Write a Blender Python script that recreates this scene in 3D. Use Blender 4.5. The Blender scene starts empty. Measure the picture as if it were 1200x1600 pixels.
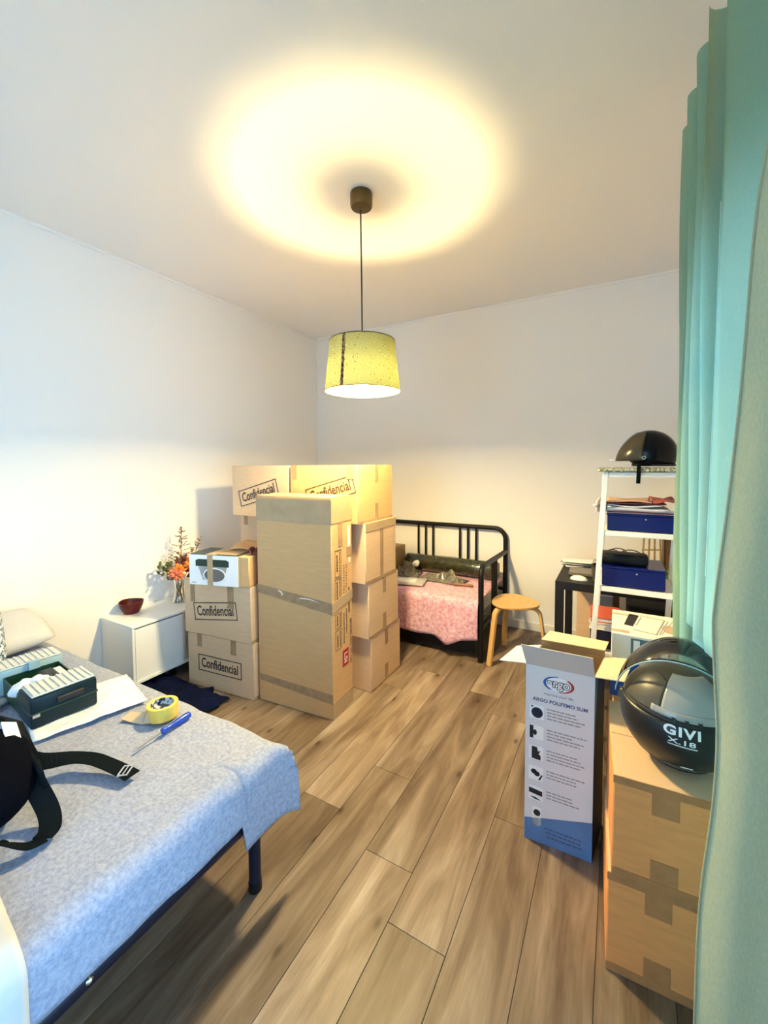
import bpy, bmesh, math, random
from mathutils import Vector, Matrix, noise
random.seed(7)
PI = math.pi
def rad(a): return math.radians(a)
sc = bpy.context.scene
COL = sc.collection

# ---------------------------------------------------------------- camera, world, light, exposure
H = 1.5
cam_d = bpy.data.cameras.new('camera'); cam = bpy.data.objects.new('camera', cam_d); COL.objects.link(cam)
pitch, roll, yaw = rad(2.725), rad(.2713), rad(-29.407)
f0 = Vector((math.sin(yaw), math.cos(yaw), 0)); r0 = Vector((math.cos(yaw), -math.sin(yaw), 0)); u0 = Vector((0, 0, 1))
fw = f0*math.cos(pitch) - u0*math.sin(pitch)
dn = -(f0*math.sin(pitch) + u0*math.cos(pitch))
rt = r0*math.cos(roll) + dn*math.sin(roll)
dd = -r0*math.sin(roll) + dn*math.cos(roll)
cam.matrix_world = Matrix(((rt.x, -dd.x, -fw.x, 0), (rt.y, -dd.y, -fw.y, 0), (rt.z, -dd.z, -fw.z, H), (0, 0, 0, 1)))
cam_d.sensor_fit = 'VERTICAL'; cam_d.sensor_height = 32.0
cam_d.lens = 647.45/1600*32.0
cam_d.shift_y = -(800-757.94)/1600
cam_d.clip_start = .02
sc.camera = cam

world = bpy.data.worlds.new('world'); sc.world = world; world.use_nodes = True
bg = world.node_tree.nodes['Background']
bg.inputs[0].default_value = (.38, .685, 1.0, 1); bg.inputs[1].default_value = 2.5
pl = bpy.data.lights.new('window_portal', 'AREA'); pl.shape = 'RECTANGLE'; pl.size = 2.5; pl.size_y = 3.4; pl.cycles.is_portal = True
po = bpy.data.objects.new('window_portal', pl); COL.objects.link(po); po.location = (.62, .35, 1.2); po.rotation_euler = (0, rad(90), 0)
p2_ = bpy.data.lights.new('added_window_portal', 'AREA'); p2_.shape = 'RECTANGLE'; p2_.size = 1.5; p2_.size_y = 2.2; p2_.cycles.is_portal = True  # portal of the added rear window
po2 = bpy.data.objects.new('added_window_portal', p2_); COL.objects.link(po2); po2.location = (-1.1, -1.85, 1.1); po2.rotation_euler = (rad(90), 0, 0)
LAMP_W = 126.0
sc.view_settings.view_transform = 'Standard'; sc.view_settings.look = 'None'
sc.view_settings.gamma = 1; sc.view_settings.use_curve_mapping = False
sc.view_settings.exposure = 1.88
try:
    sc.cycles.use_denoising = True; sc.cycles.max_bounces = 12; sc.cycles.diffuse_bounces = 9; sc.cycles.transparent_max_bounces = 12
    sc.cycles.transmission_bounces = 6; sc.cycles.caustics_reflective = False; sc.cycles.caustics_refractive = False
    sc.cycles.sample_clamp_indirect = 8
except Exception: pass

# ---------------------------------------------------------------- materials
def new_mat(name):
    m = bpy.data.materials.new(name); m.use_nodes = True
    nt = m.node_tree; b = nt.nodes['Principled BSDF']
    return m, nt, b
def ramp(nt, fac, stops):
    r = nt.nodes.new('ShaderNodeValToRGB')
    while len(r.color_ramp.elements) > 1: r.color_ramp.elements.remove(r.color_ramp.elements[0])
    r.color_ramp.elements[0].position = stops[0][0]; r.color_ramp.elements[0].color = (*stops[0][1], 1)
    for p, c in stops[1:]:
        e = r.color_ramp.elements.new(p); e.color = (*c, 1)
    nt.links.new(fac, r.inputs[0]); return r.outputs[0]
def tex(nt, scale, detail=4, rough=.55, stretch=None, coord='Object', off=None, dist=0):
    tc = nt.nodes.new('ShaderNodeTexCoord'); src = tc.outputs[coord]
    mp = nt.nodes.new('ShaderNodeMapping'); nt.links.new(src, mp.inputs[0])
    if stretch: mp.inputs['Scale'].default_value = stretch
    if off is not None: nt.links.new(off, mp.inputs['Location'])
    n = nt.nodes.new('ShaderNodeTexNoise'); n.inputs['Scale'].default_value = scale; n.inputs['Detail'].default_value = detail
    n.inputs['Roughness'].default_value = rough; n.inputs['Distortion'].default_value = dist
    nt.links.new(mp.outputs[0], n.inputs['Vector']); return n.outputs['Fac'], mp.outputs[0]
def bump(nt, b, h, strength=.2, dist=.002):
    bn = nt.nodes.new('ShaderNodeBump'); bn.inputs['Strength'].default_value = strength; bn.inputs['Distance'].default_value = dist
    nt.links.new(h, bn.inputs['Height']); nt.links.new(bn.outputs[0], b.inputs['Normal'])
def mat(name, c, rough=.6, metal=0, spec=.5, var=0, vscale=20, bstr=0, bscale=200, bdist=.001, stretch=None, coat=0, c2=None):
    m, nt, b = new_mat(name)
    b.inputs['Base Color'].default_value = (*c, 1); b.inputs['Roughness'].default_value = rough
    b.inputs['Metallic'].default_value = metal; b.inputs['Specular IOR Level'].default_value = spec; b.inputs['Coat Weight'].default_value = coat
    if var or c2:
        fac, _ = tex(nt, vscale, stretch=stretch)
        lo = tuple(max(0, x*(1-var)) for x in c); hi = c2 if c2 else tuple(min(1, x*(1+var)) for x in c)
        nt.links.new(ramp(nt, fac, [(.3, lo), (.7, hi)]), b.inputs['Base Color'])
    if bstr:
        fac, _ = tex(nt, bscale, stretch=stretch); bump(nt, b, fac, bstr, bdist)
    return m
M = {}
M['wall'] = mat('wall_paint', (.89, .875, .845), .85, spec=.2, bstr=.15, bscale=90, bdist=.002)
M['ceil'] = mat('ceiling_paint', (.89, .875, .845), .9, spec=.2, bstr=.12, bscale=60, bdist=.002)
M['skirt'] = mat('baseboard_paint', (.84, .81, .75), .5)
M['subfloor'] = mat('floor_underlay', (.05, .04, .03), .9)
M['card'] = mat('cardboard', (.68, .425, .205), .8, spec=.2, var=.05, vscale=9, bstr=.05, bscale=60, bdist=.0015, stretch=(1, 1, 6))
M['kraft'] = mat('brown_kraft_board', (.84, .345, .115), .8, spec=.1, var=.07, vscale=9, bstr=.06, bscale=60, bdist=.0015, stretch=(1, 1, 6))
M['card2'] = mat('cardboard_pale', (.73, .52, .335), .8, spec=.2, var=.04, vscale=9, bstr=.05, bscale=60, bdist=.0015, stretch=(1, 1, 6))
M['card_in'] = mat('cardboard_inside', (.40, .28, .16), .85, spec=.15, var=.08, vscale=14)
M['tape'] = mat('packing_tape', (.40, .265, .15), .4, spec=.35, var=.15, vscale=30, bstr=.2, bscale=60)
M['tape_brown'] = mat('brown_packing_tape', (.47, .21, .08), .5, spec=.2, var=.1, vscale=30)
M['tape_clear'] = mat('clear_packing_tape', (.48, .345, .20), .35, spec=.4, var=.08, vscale=12, bstr=.25, bscale=22, bdist=.002)
M['ink'] = mat('stamp_ink', (.045, .025, .018), .6, var=.3, vscale=120)
M['ink2'] = mat('printed_text', (.10, .065, .04), .7)
M['red'] = mat('red_print', (.52, .012, .022), .5)
M['white'] = mat('white_print', (.93, .93, .93), .5)
M['whitelac'] = mat('white_lacquer', (.82, .84, .84), .38)
M['whitemetal'] = mat('white_metal', (.86, .87, .87), .35)
M['black'] = mat('black_metal', (.005, .0045, .0045), .45, spec=.3)
M['blackwood'] = mat('black_brown_wood', (.008, .006, .005), .5, spec=.3, var=.3, vscale=30, stretch=(1, 8, 1))
M['navyframe'] = mat('dark_blue_metal', (.004, .007, .020), .4, spec=.35)
M['birch'] = mat('birch_veneer', (.72, .43, .16), .4, var=.1, vscale=10, stretch=(8, 1, 1))
M['chrome'] = mat('chrome', (.8, .8, .78), .2, metal=1)
M['steel'] = mat('steel', (.55, .55, .56), .3, metal=1)
M['brass'] = mat('dark_bronze', (.13, .09, .035), .35, metal=.8)
M['bowl'] = mat('red_glaze', (.075, .006, .006), .35, spec=.3, var=.3, vscale=14)
M['navycloth'] = mat('navy_fabric', (.003, .006, .030), .9, spec=.1, var=.3, vscale=12, bstr=.4, bscale=150)
M['tool'] = mat('teal_black_plastic', (.003, .015, .022), .4, spec=.25)
M['toollid'] = mat('ribbed_clear_plastic', (.60, .61, .57), .3, var=.06, vscale=40)
M['bluegrey'] = mat('blue_grey_plastic', (.30, .45, .50), .35)
M['darkgreen'] = mat('dark_green_plastic', (.010, .04, .022), .35)
M['plastic_white'] = mat('white_plastic_bag', (.76, .84, .88), .35, bstr=.4, bscale=25, bdist=.006)
M['green'] = mat('green_plastic', (.012, .20, .03), .35)
M['rag'] = mat('grey_cloth', (.42, .44, .42), .8, var=.1)
M['yellow'] = mat('yellow_tape', (.83, .56, .10), .4, var=.08, vscale=60)
M['blueplastic'] = mat('blue_handle', (.008, .06, .42), .25)
M['bag'] = mat('black_bag_fabric', (.0012, .0016, .004), .9, spec=.05, bstr=.3, bscale=300)
M['strap'] = mat('dark_webbing', (.0025, .0055, .0075), .8, spec=.08, bstr=.5, bscale=400)
M['binblue'] = mat('blue_box_card', (.003, .009, .13), .3, spec=.3)
M['paper'] = mat('paper', (.82, .81, .80), .7)
M['paper_lilac'] = mat('pale_lilac_paper', (.62, .60, .68), .7)
M['salmon'] = mat('brick_red_folder', (.36, .075, .05), .6)
M['peach'] = mat('peach_folder', (.70, .42, .28), .6)
M['burgundy'] = mat('burgundy_folder', (.13, .02, .03), .6)
M['orange'] = mat('orange_red_book', (.50, .085, .045), .55)
M['helmet'] = mat('charcoal_helmet', (.075, .068, .050), .36, coat=.15)
M['helmet_mid'] = mat('grey_helmet_panel', (.36, .36, .34), .26, coat=.4)  # panel grey lightened to stand in for the missing window reflection
M['helmet_black'] = mat('black_helmet_gloss', (.002, .003, .006), .24, spec=.22)
M['helmet_edge'] = mat('rubber_trim', (.012, .012, .013), .6)
M['argo'] = mat('grey_printed_card', (.77, .76, .79), .45, var=.03, vscale=6)
M['argo_flap'] = mat('grey_flap_card', (.60, .56, .53), .5)
M['argo_blue'] = mat('blue_printed_card', (.10, .22, .46), .45, var=.12, vscale=10)
M['argo_cream'] = mat('cream_card_flap', (.76, .63, .42), .7)
M['white_card'] = mat('white_card', (.84, .82, .78), .6)
M['argo_navy'] = mat('navy_print', (.006, .008, .035), .5)
M['argo_dark'] = mat('black_print', (.010, .010, .013), .5)
M['argo_text'] = mat('grey_print', (.34, .33, .35), .6)
M['argo_title'] = mat('slate_blue_print', (.08, .11, .24), .5)
M['argo_lblue'] = mat('logo_blue', (.02, .12, .40), .5)
M['argo_lred'] = mat('logo_red', (.48, .03, .04), .5)
M['argo_outline'] = mat('logo_outline', (.07, .06, .08), .5)
M['print_teal'] = mat('teal_print', (.09, .18, .22), .5)
M['print_blue'] = mat('blue_print_band', (.008, .075, .42), .45)
M['print_tan'] = mat('tan_print', (.55, .40, .28), .5)
M['darkgrey'] = mat('dark_grey_plastic', (.05, .05, .045), .5)
M['grey'] = mat('grey_board', (.34, .32, .28), .6)
M['tan'] = mat('tan_wicker', (.34, .22, .09), .6, var=.25, vscale=60)
M['brownbox'] = mat('brown_wood', (.14, .07, .025), .6, var=.2)
M['radio_green'] = mat('dark_green_print', (.018, .045, .033), .4)
M['silver'] = mat('silver_print', (.42, .39, .35), .35, var=.12, vscale=30)
M['greymesh'] = mat('speaker_grey_print', (.15, .145, .13), .5)
M['leaf'] = mat('dry_green_leaf', (.09, .11, .025), .6, var=.3, vscale=60)
M['stem'] = mat('dry_brown_stem', (.10, .065, .03), .7)
M['fl_orange'] = mat('orange_petals', (.78, .26, .04), .6, var=.35, vscale=60)
M['fl_pink'] = mat('pink_petals', (.72, .24, .15), .6, var=.2, vscale=60)
M['fl_dark'] = mat('dark_red_petals', (.16, .015, .02), .6, var=.3, vscale=60)
M['fl_dry'] = mat('dry_seed_sprigs', (.22, .15, .07), .7)
M['mouse'] = mat('white_mouse_plastic', (.80, .78, .72), .3)
M['laptop'] = mat('grey_lid', (.17, .15, .12), .35)
M['cable'] = mat('black_cable', (.01, .01, .012), .5)
M['pouch'] = mat('black_pouch', (.003, .004, .007), .5, spec=.2, bstr=.4, bscale=80)
M['pillow'] = mat('cream_cotton', (.60, .61, .62), .9, bstr=.5, bscale=12, bdist=.01)
M['skirtwhite'] = mat('white_cotton', (.55, .56, .55), .8)

def fabric(name, c1, c2, scale, bs=.5, wr=6, wd=.012, lo=.38, hi=.62, detail=8):
    m, nt, b = new_mat(name); b.inputs['Roughness'].default_value = .95; b.inputs['Specular IOR Level'].default_value = .15
    fac, _ = tex(nt, scale, detail=detail, rough=.75)
    nt.links.new(ramp(nt, fac, [(lo, c1), (hi, c2)]), b.inputs['Base Color'])
    w, _ = tex(nt, wr, detail=6, rough=.6, dist=1.2); bump(nt, b, w, bs, wd); return m
M['spread'] = fabric('bedspread_cotton', (.25, .29, .41), (.41, .44, .55), 85, .45, 7, .02)
M['pink'] = fabric('pink_bed_cover', (.58, .25, .37), (.84, .60, .68), 38, .4, 8, .012)
M['cushion'] = fabric('blue_white_pattern', (.03, .08, .16), (.78, .84, .86), 75, .2, 10, .004, .47, .53, 3)
M['floralcloth'] = fabric('speckled_place_mat', (.16, .15, .05), (.74, .71, .58), 90, .2, 20, .003, .42, .58, 4)
M['mattress'] = mat('mattress_ticking', (.72, .71, .68), .9)

def wood_floor():
    m, nt, b = new_mat('oak_floor_plank')
    oi = nt.nodes.new('ShaderNodeObjectInfo')
    cx = nt.nodes.new('ShaderNodeCombineXYZ')
    for i, k in enumerate((37.0, 91.0, 13.0)):
        mu = nt.nodes.new('ShaderNodeMath'); mu.operation = 'MULTIPLY'; mu.inputs[1].default_value = k
        nt.links.new(oi.outputs['Random'], mu.inputs[0]); nt.links.new(mu.outputs[0], cx.inputs[i])
    g, _ = tex(nt, 3, 7, .58, (3.6, .5, 1), off=cx.outputs[0], dist=.7)        # cloudy long figure
    fine, _ = tex(nt, 40, 5, .65, (3.2, .13, 1), off=cx.outputs[0], dist=.25)     # fine grain
    col = ramp(nt, g, [(.26, (.10, .062, .038)), (.42, (.170, .120, .083)), (.56, (.25, .190, .140)), (.74, (.37, .305, .245))])
    fg = ramp(nt, fine, [(.3, (.80, .78, .76)), (.6, (1.04, 1.04, 1.04))])
    mx = nt.nodes.new('ShaderNodeMix'); mx.data_type = 'RGBA'; mx.blend_type = 'MULTIPLY'; mx.inputs[0].default_value = .75
    nt.links.new(col, mx.inputs[6]); nt.links.new(fg, mx.inputs[7])
    # plank to plank tone
    tone = ramp(nt, oi.outputs['Random'], [(0, (.58, .54, .50)), (.3, (.80, .77, .73)), (.65, (1.03, 1.03, 1.03)), (1, (1.42, 1.45, 1.48))])
    m2 = nt.nodes.new('ShaderNodeMix'); m2.data_type = 'RGBA'; m2.blend_type = 'MULTIPLY'; m2.inputs[0].default_value = 1
    nt.links.new(mx.outputs[2], m2.inputs[6]); nt.links.new(tone, m2.inputs[7])
    # knots
    tc = nt.nodes.new('ShaderNodeTexCoord'); mp = nt.nodes.new('ShaderNodeMapping'); nt.links.new(tc.outputs['Object'], mp.inputs[0])
    mp.inputs['Scale'].default_value = (1.7, .8, 1); nt.links.new(cx.outputs[0], mp.inputs['Location'])
    v = nt.nodes.new('ShaderNodeTexVoronoi'); v.voronoi_dimensions = '2D'; v.inputs['Scale'].default_value = 2.0; nt.links.new(mp.outputs[0], v.inputs['Vector'])
    kn = ramp(nt, v.outputs['Distance'], [(.0, (.10, .075, .055)), (.022, (.30, .25, .21)), (.05, (.72, .68, .65)), (.19, (1, 1, 1))])
    m3 = nt.nodes.new('ShaderNodeMix'); m3.data_type = 'RGBA'; m3.blend_type = 'MULTIPLY'; m3.inputs[0].default_value = .9
    nt.links.new(m2.outputs[2], m3.inputs[6]); nt.links.new(kn, m3.inputs[7])
    nt.links.new(m3.outputs[2], b.inputs['Base Color'])
    b.inputs['Roughness'].default_value = .42; b.inputs['Specular IOR Level'].default_value = .35
    bump(nt, b, fine, .12, .001)
    return m
M['plank'] = wood_floor()

def translucent(name, c, ct, tfac, through=0.0, var=.08):
    m = bpy.data.materials.new(name); m.use_nodes = True; nt = m.node_tree; nt.nodes.clear()
    out = nt.nodes.new('ShaderNodeOutputMaterial'); d = nt.nodes.new('ShaderNodeBsdfDiffuse'); t = nt.nodes.new('ShaderNodeBsdfTranslucent')
    fac, _ = tex(nt, 260, 3, .6, (1, 1, .4)); 
    nt.links.new(ramp(nt, fac, [(.3, tuple(x*(1-var*2) for x in c)), (.7, c)]), d.inputs[0]); t.inputs[0].default_value = (*ct, 1)
    mx = nt.nodes.new('ShaderNodeMixShader'); mx.inputs[0].default_value = tfac
    nt.links.new(d.outputs[0], mx.inputs[1]); nt.links.new(t.outputs[0], mx.inputs[2]); last = mx.outputs[0]
    if through:
        tr = nt.nodes.new('ShaderNodeBsdfTransparent'); tr.inputs[0].default_value = (*ct, 1)
        m2 = nt.nodes.new('ShaderNodeMixShader'); m2.inputs[0].default_value = through
        nt.links.new(last, m2.inputs[1]); nt.links.new(tr.outputs[0], m2.inputs[2]); last = m2.outputs[0]
    nt.links.new(last, out.inputs[0]); return m
M['curtain'] = translucent('teal_linen', (.24, .42, .33), (.50, .64, .47), .30, .02)
M['curtain2'] = translucent('front_lit_teal_linen', (.46, .48, .31), (.40, .46, .30), .10)  # same linen as the far panels, warm room light put into its colour
def shade_mat():
    m = translucent('patterned_lamp_shade', (.86, .72, .20), (.93, .78, .20), .55)
    nt = m.node_tree
    d = [n for n in nt.nodes if n.type == 'BSDF_DIFFUSE'][0]; t = [n for n in nt.nodes if n.type == 'BSDF_TRANSLUCENT'][0]
    tc = nt.nodes.new('ShaderNodeTexCoord'); mp = nt.nodes.new('ShaderNodeMapping'); nt.links.new(tc.outputs['Object'], mp.inputs[0])
    w = nt.nodes.new('ShaderNodeTexWave'); w.wave_type = 'BANDS'; w.bands_direction = 'DIAGONAL'; w.inputs['Scale'].default_value = 62; w.inputs['Distortion'].default_value = 26
    w.inputs['Detail'].default_value = 1.5; w.inputs['Detail Scale'].default_value = .55; nt.links.new(mp.outputs[0], w.inputs['Vector'])
    nt.links.new(ramp(nt, w.outputs['Fac'], [(.38, (.0070, .0052, .0002)), (.58, (.021, .026, .0095))]), t.inputs[0])
    nt.links.new(ramp(nt, w.outputs['Fac'], [(.25, (.62, .50, .12)), (.6, (.86, .80, .48))]), d.inputs[0])
    return m
M['shade'] = shade_mat()
def emis(name, c, s):
    m = bpy.data.materials.new(name); m.use_nodes = True; nt = m.node_tree; nt.nodes.clear()
    o = nt.nodes.new('ShaderNodeOutputMaterial'); e = nt.nodes.new('ShaderNodeEmission'); e.inputs[0].default_value = (*c, 1); e.inputs[1].default_value = s
    nt.links.new(e.outputs[0], o.inputs[0]); return m
M['bulb'] = emis('lit_bulb', (1, .84, .58), 60)
def glassy(name, c, gl=.12, rough=.03):
    m = bpy.data.materials.new(name); m.use_nodes = True; nt = m.node_tree; nt.nodes.clear()
    o = nt.nodes.new('ShaderNodeOutputMaterial'); t = nt.nodes.new('ShaderNodeBsdfTransparent'); t.inputs[0].default_value = (*c, 1)
    g = nt.nodes.new('ShaderNodeBsdfGlossy'); g.inputs['Roughness'].default_value = rough
    fr = nt.nodes.new('ShaderNodeFresnel'); fr.inputs[0].default_value = 1.45
    ad = nt.nodes.new('ShaderNodeMath'); ad.operation = 'ADD'; ad.inputs[1].default_value = gl; nt.links.new(fr.outputs[0], ad.inputs[0])
    mx = nt.nodes.new('ShaderNodeMixShader'); nt.links.new(ad.outputs[0], mx.inputs[0]); nt.links.new(t.outputs[0], mx.inputs[1]); nt.links.new(g.outputs[0], mx.inputs[2])
    nt.links.new(mx.outputs[0], o.inputs[0]); return m
M['glass'] = glassy('window_glass', (.97, .98, .98), .02)
M['vaseglass'] = glassy('clear_glass', (.88, .9, .88), .06)
M['visor'] = glassy('smoke_visor', (.70, .72, .72), .07, .08)
M['film'] = glassy('crumpled_clear_film', (.50, .46, .38), .10, .15)
M['rollwrap'] = mat('dark_olive_plastic_wrap', (.035, .036, .012), .2, var=.4, vscale=22, bstr=.6, bscale=26, bdist=.006, coat=.4)

# ---------------------------------------------------------------- geometry helpers
class B:
    """collects shapes in one bmesh"""
    def __init__(s): s.b = bmesh.new()
    def _m(s, vs, m):
        if m is not None: bmesh.ops.transform(s.b, matrix=m, verts=vs)
    def box(s, x0, x1, y0, y1, z0, z1, bev=0, m=None, seg=1):
        r = bmesh.ops.create_cube(s.b, size=1); vs = r['verts']
        for v in vs: v.co = Vector(((x0+x1)/2+v.co.x*(x1-x0), (y0+y1)/2+v.co.y*(y1-y0), (z0+z1)/2+v.co.z*(z1-z0)))
        if bev:
            es = list({e for v in vs for e in v.link_edges})
            r = bmesh.ops.bevel(s.b, geom=es, offset=bev, segments=seg, affect='EDGES', profile=.5)
            vs = list({v for f in r['faces'] for v in f.verts} | {v for v in vs if v.is_valid})
        s._m(vs, m); return s
    def cyl(s, p0, p1, r0, r1=None, n=16, cap=True):
        p0 = Vector(p0); p1 = Vector(p1); d = p1-p0; r1 = r0 if r1 is None else r1
        m = Matrix.Translation((p0+p1)/2) @ d.to_track_quat('Z', 'Y').to_matrix().to_4x4()
        bmesh.ops.create_cone(s.b, cap_ends=cap, segments=n, radius1=r0, radius2=r1, depth=d.length, matrix=m); return s
    def sph(s, c, r, n=14, sc3=(1, 1, 1), m=None):
        mm = Matrix.Translation(c) @ (m or Matrix.Identity(4)) @ Matrix.Diagonal((*sc3, 1))
        bmesh.ops.create_uvsphere(s.b, u_segments=n, v_segments=max(6, n//2+2), radius=r, matrix=mm); return s
    def lathe(s, prof, n=32, m=None, close=False):
        rings = []
        for r, z in prof:
            rings.append([s.b.verts.new((r*math.cos(2*PI*i/n), r*math.sin(2*PI*i/n), z)) for i in range(n)])
        for a, c in zip(rings, rings[1:]):
            for i in range(n): s.b.faces.new((a[i], a[(i+1) % n], c[(i+1) % n], c[i]))
        if close:
            s.b.faces.new(rings[0][::-1]); s.b.faces.new(rings[-1])
        s._m([v for r in rings for v in r], m); return s
    def tube(s, pts, r, n=8, cap=True):
        pts = [Vector(p) for p in pts]; rs = r if isinstance(r, (list, tuple)) else [r]*len(pts)
        rings = []; up = None
        for i, p in enumerate(pts):
            t = (pts[min(i+1, len(pts)-1)]-pts[max(i-1, 0)]).normalized()
            if up is None: up = t.orthogonal().normalized()
            up = (up - t*up.dot(t)).normalized(); sd = t.cross(up)
            rings.append([s.b.verts.new(p + (up*math.cos(2*PI*k/n)+sd*math.sin(2*PI*k/n))*rs[i]) for k in range(n)])
        for a, c in zip(rings, rings[1:]):
            for k in range(n): s.b.faces.new((a[k], a[(k+1) % n], c[(k+1) % n], c[k]))
        if cap: s.b.faces.new(rings[0][::-1]); s.b.faces.new(rings[-1])
        return s
    def ribbon(s, pts, side, w, t):
        """flat strap: pts centre line, side per point (vector across), width, thickness"""
        pts = [Vector(p) for p in pts]; sec = []
        for i, p in enumerate(pts):
            tg = (pts[min(i+1, len(pts)-1)]-pts[max(i-1, 0)]).normalized()
            sd = Vector(side[i] if isinstance(side, list) else side); sd = (sd-tg*sd.dot(tg)).normalized(); nn = tg.cross(sd)
            ww = w[i] if isinstance(w, list) else w
            sec.append([s.b.verts.new(p+sd*a*ww/2+nn*c*t/2) for a, c in ((-1, -1), (1, -1), (1, 1), (-1, 1))])
        for a, c in zip(sec, sec[1:]):
            for k in range(4): s.b.faces.new((a[k], a[(k+1) % 4], c[(k+1) % 4], c[k]))
        s.b.faces.new(sec[0][::-1]); s.b.faces.new(sec[-1]); return s
    def strap(s, pts, side, w, t, k=7):
        """ribbon through a smooth curve"""
        P = [Vector(p) for p in pts]; S = [Vector(q) for q in side]; pp, ss = [], []
        for i in range(len(P)-1):
            a, b_, c, d = P[max(i-1, 0)], P[i], P[i+1], P[min(i+2, len(P)-1)]
            for j in range(k + (i == len(P)-2)):
                x = j/k; pp.append(.5*((2*b_)+(c-a)*x+(2*a-5*b_+4*c-d)*x*x+(3*b_-a-3*c+d)*x**3)); ss.append(S[i].lerp(S[i+1], x))
        return s.ribbon(pp, ss, w, t)
    def prism(s, poly, n0, n1, m=None):
        """2D polygon in (u, v) extruded along n from n0 to n1"""
        a = [s.b.verts.new((u, v, n0)) for u, v in poly]; c = [s.b.verts.new((u, v, n1)) for u, v in poly]
        s.b.faces.new(a[::-1]); s.b.faces.new(c); k = len(poly)
        for i in range(k): s.b.faces.new((a[i], a[(i+1) % k], c[(i+1) % k], c[i]))
        s._m(a+c, m); return s
    def grid(s, nu, nv, fn, wrap=False):
        g = [[s.b.verts.new(fn(i/(nu-1) if not wrap else i/nu, j/(nv-1))) for i in range(nu)] for j in range(nv)]
        for j in range(nv-1):
            for i in range(nu if wrap else nu-1):
                k = (i+1) % nu
                s.b.faces.new((g[j][i], g[j][k], g[j+1][k], g[j+1][i]))
        return s
    def mesh(s, me, m):
        n0 = len(s.b.verts); s.b.from_mesh(me); s.b.verts.ensure_lookup_table(); s._m(s.b.verts[n0:], m); return s
    def wob(s, amp, scale, seed=0):
        for v in s.b.verts:
            v.co += Vector(noise.noise_vector(v.co*scale+Vector((seed*7.3, seed*3.1, seed)))) * amp
        return s
    def sub(s, n=1):
        bmesh.ops.subdivide_edges(s.b, edges=list(s.b.edges), cuts=n, use_grid_fill=True); return s

def obj(name, bm, m, parent=None, loc=None, rot=None, smooth=False, solid=0, subs=0, recalc=True):
    b = bm.b if isinstance(bm, B) else bm
    if recalc: bmesh.ops.recalc_face_normals(b, faces=b.faces)
    me = bpy.data.meshes.new(name); b.to_mesh(me); b.free()
    o = bpy.data.objects.new(name, me); COL.objects.link(o)
    if m: me.materials.append(M[m] if isinstance(m, str) else m)
    if smooth: 
        me.shade_smooth()
        if smooth != 'all': me.set_sharp_from_angle(angle=rad(38))
    if parent: o.parent = parent
    if loc: o.location = loc
    if rot: o.rotation_euler = rot
    if solid:
        md = o.modifiers.new('s', 'SOLIDIFY'); md.thickness = solid; md.offset = -1
    if subs:
        md = o.modifiers.new('b', 'SUBSURF'); md.levels = subs; md.render_levels = subs
    return o
def tag(o, label, cat, group=None):
    o['label'] = label; o['category'] = cat
    if group: o['group'] = group
    return o
def thing(name, label, cat, loc=(0, 0, 0), rz=0, group=None):
    o = bpy.data.objects.new(name, None); COL.objects.link(o); o.location = loc; o.rotation_euler = (0, 0, rz); o.empty_display_size = .1
    return tag(o, label, cat, group)
def struct(name, bm, m, parent=None, **k):
    o = obj(name, bm, m, parent, **k)
    if not parent: o['kind'] = 'structure'
    return o
def copy_tree(o, parent=None):
    c = o.copy(); COL.objects.link(c)
    if parent: c.parent = parent
    for ch in list(o.children): copy_tree(ch, c)
    return c
def text_mesh(s, size=1, bold=0, align='CENTER', sx=1, extr=.0, sp=1.0):
    cu = bpy.data.curves.new('txt', 'FONT'); cu.body = s; cu.size = size; cu.align_x = align; cu.align_y = 'CENTER'; cu.offset = bold; cu.extrude = extr; cu.space_character = sp; cu.resolution_u = 3
    o = bpy.data.objects.new('txt', cu); COL.objects.link(o)
    dg = bpy.context.evaluated_depsgraph_get(); me = bpy.data.meshes.new_from_object(o.evaluated_get(dg))
    bpy.data.objects.remove(o); bpy.data.curves.remove(cu)
    me.transform(Matrix.Diagonal((sx, 1, 1, 1))); return me
def face_m(face, w, d, h):
    """(u, v, n) on a face of a box centred in x, y and standing on z=0 -> local"""
    X, Y, Z = Vector((1, 0, 0)), Vector((0, 1, 0)), Vector((0, 0, 1))
    o, u, v = {'F': (Vector((-w/2, -d/2, 0)), X, Z), 'B': (Vector((w/2, d/2, 0)), -X, Z), 'R': (Vector((w/2, -d/2, 0)), Y, Z),
               'L': (Vector((-w/2, d/2, 0)), -Y, Z), 'T': (Vector((-w/2, -d/2, h)), X, Y)}[face]
    n = u.cross(v); return Matrix(((u.x, v.x, n.x, o.x), (u.y, v.y, n.y, o.y), (u.z, v.z, n.z, o.z), (0, 0, 0, 1)))
def patch(name, F, u0, v0, u1, v1, m, parent, n=.0012, n0=.0002, poly=None, skew=0):
    p = poly or [(u0, v0), (u1, v0+skew), (u1, v1+skew), (u0, v1)]
    return obj(name, B().prism(p, n0, n, F), m, parent)
def words(name, F, s, u, v, size, m, parent, bold=0, rot=0, sx=1, n=.0014, align='CENTER', extra=None):
    T = F @ Matrix.Translation((u, v, n)) @ Matrix.Rotation(rot, 4, 'Z')
    b = B().mesh(text_mesh(s, size, bold, align, sx), T)
    if extra: extra(b, T)
    return obj(name, b, m, parent, recalc=False)
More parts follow.
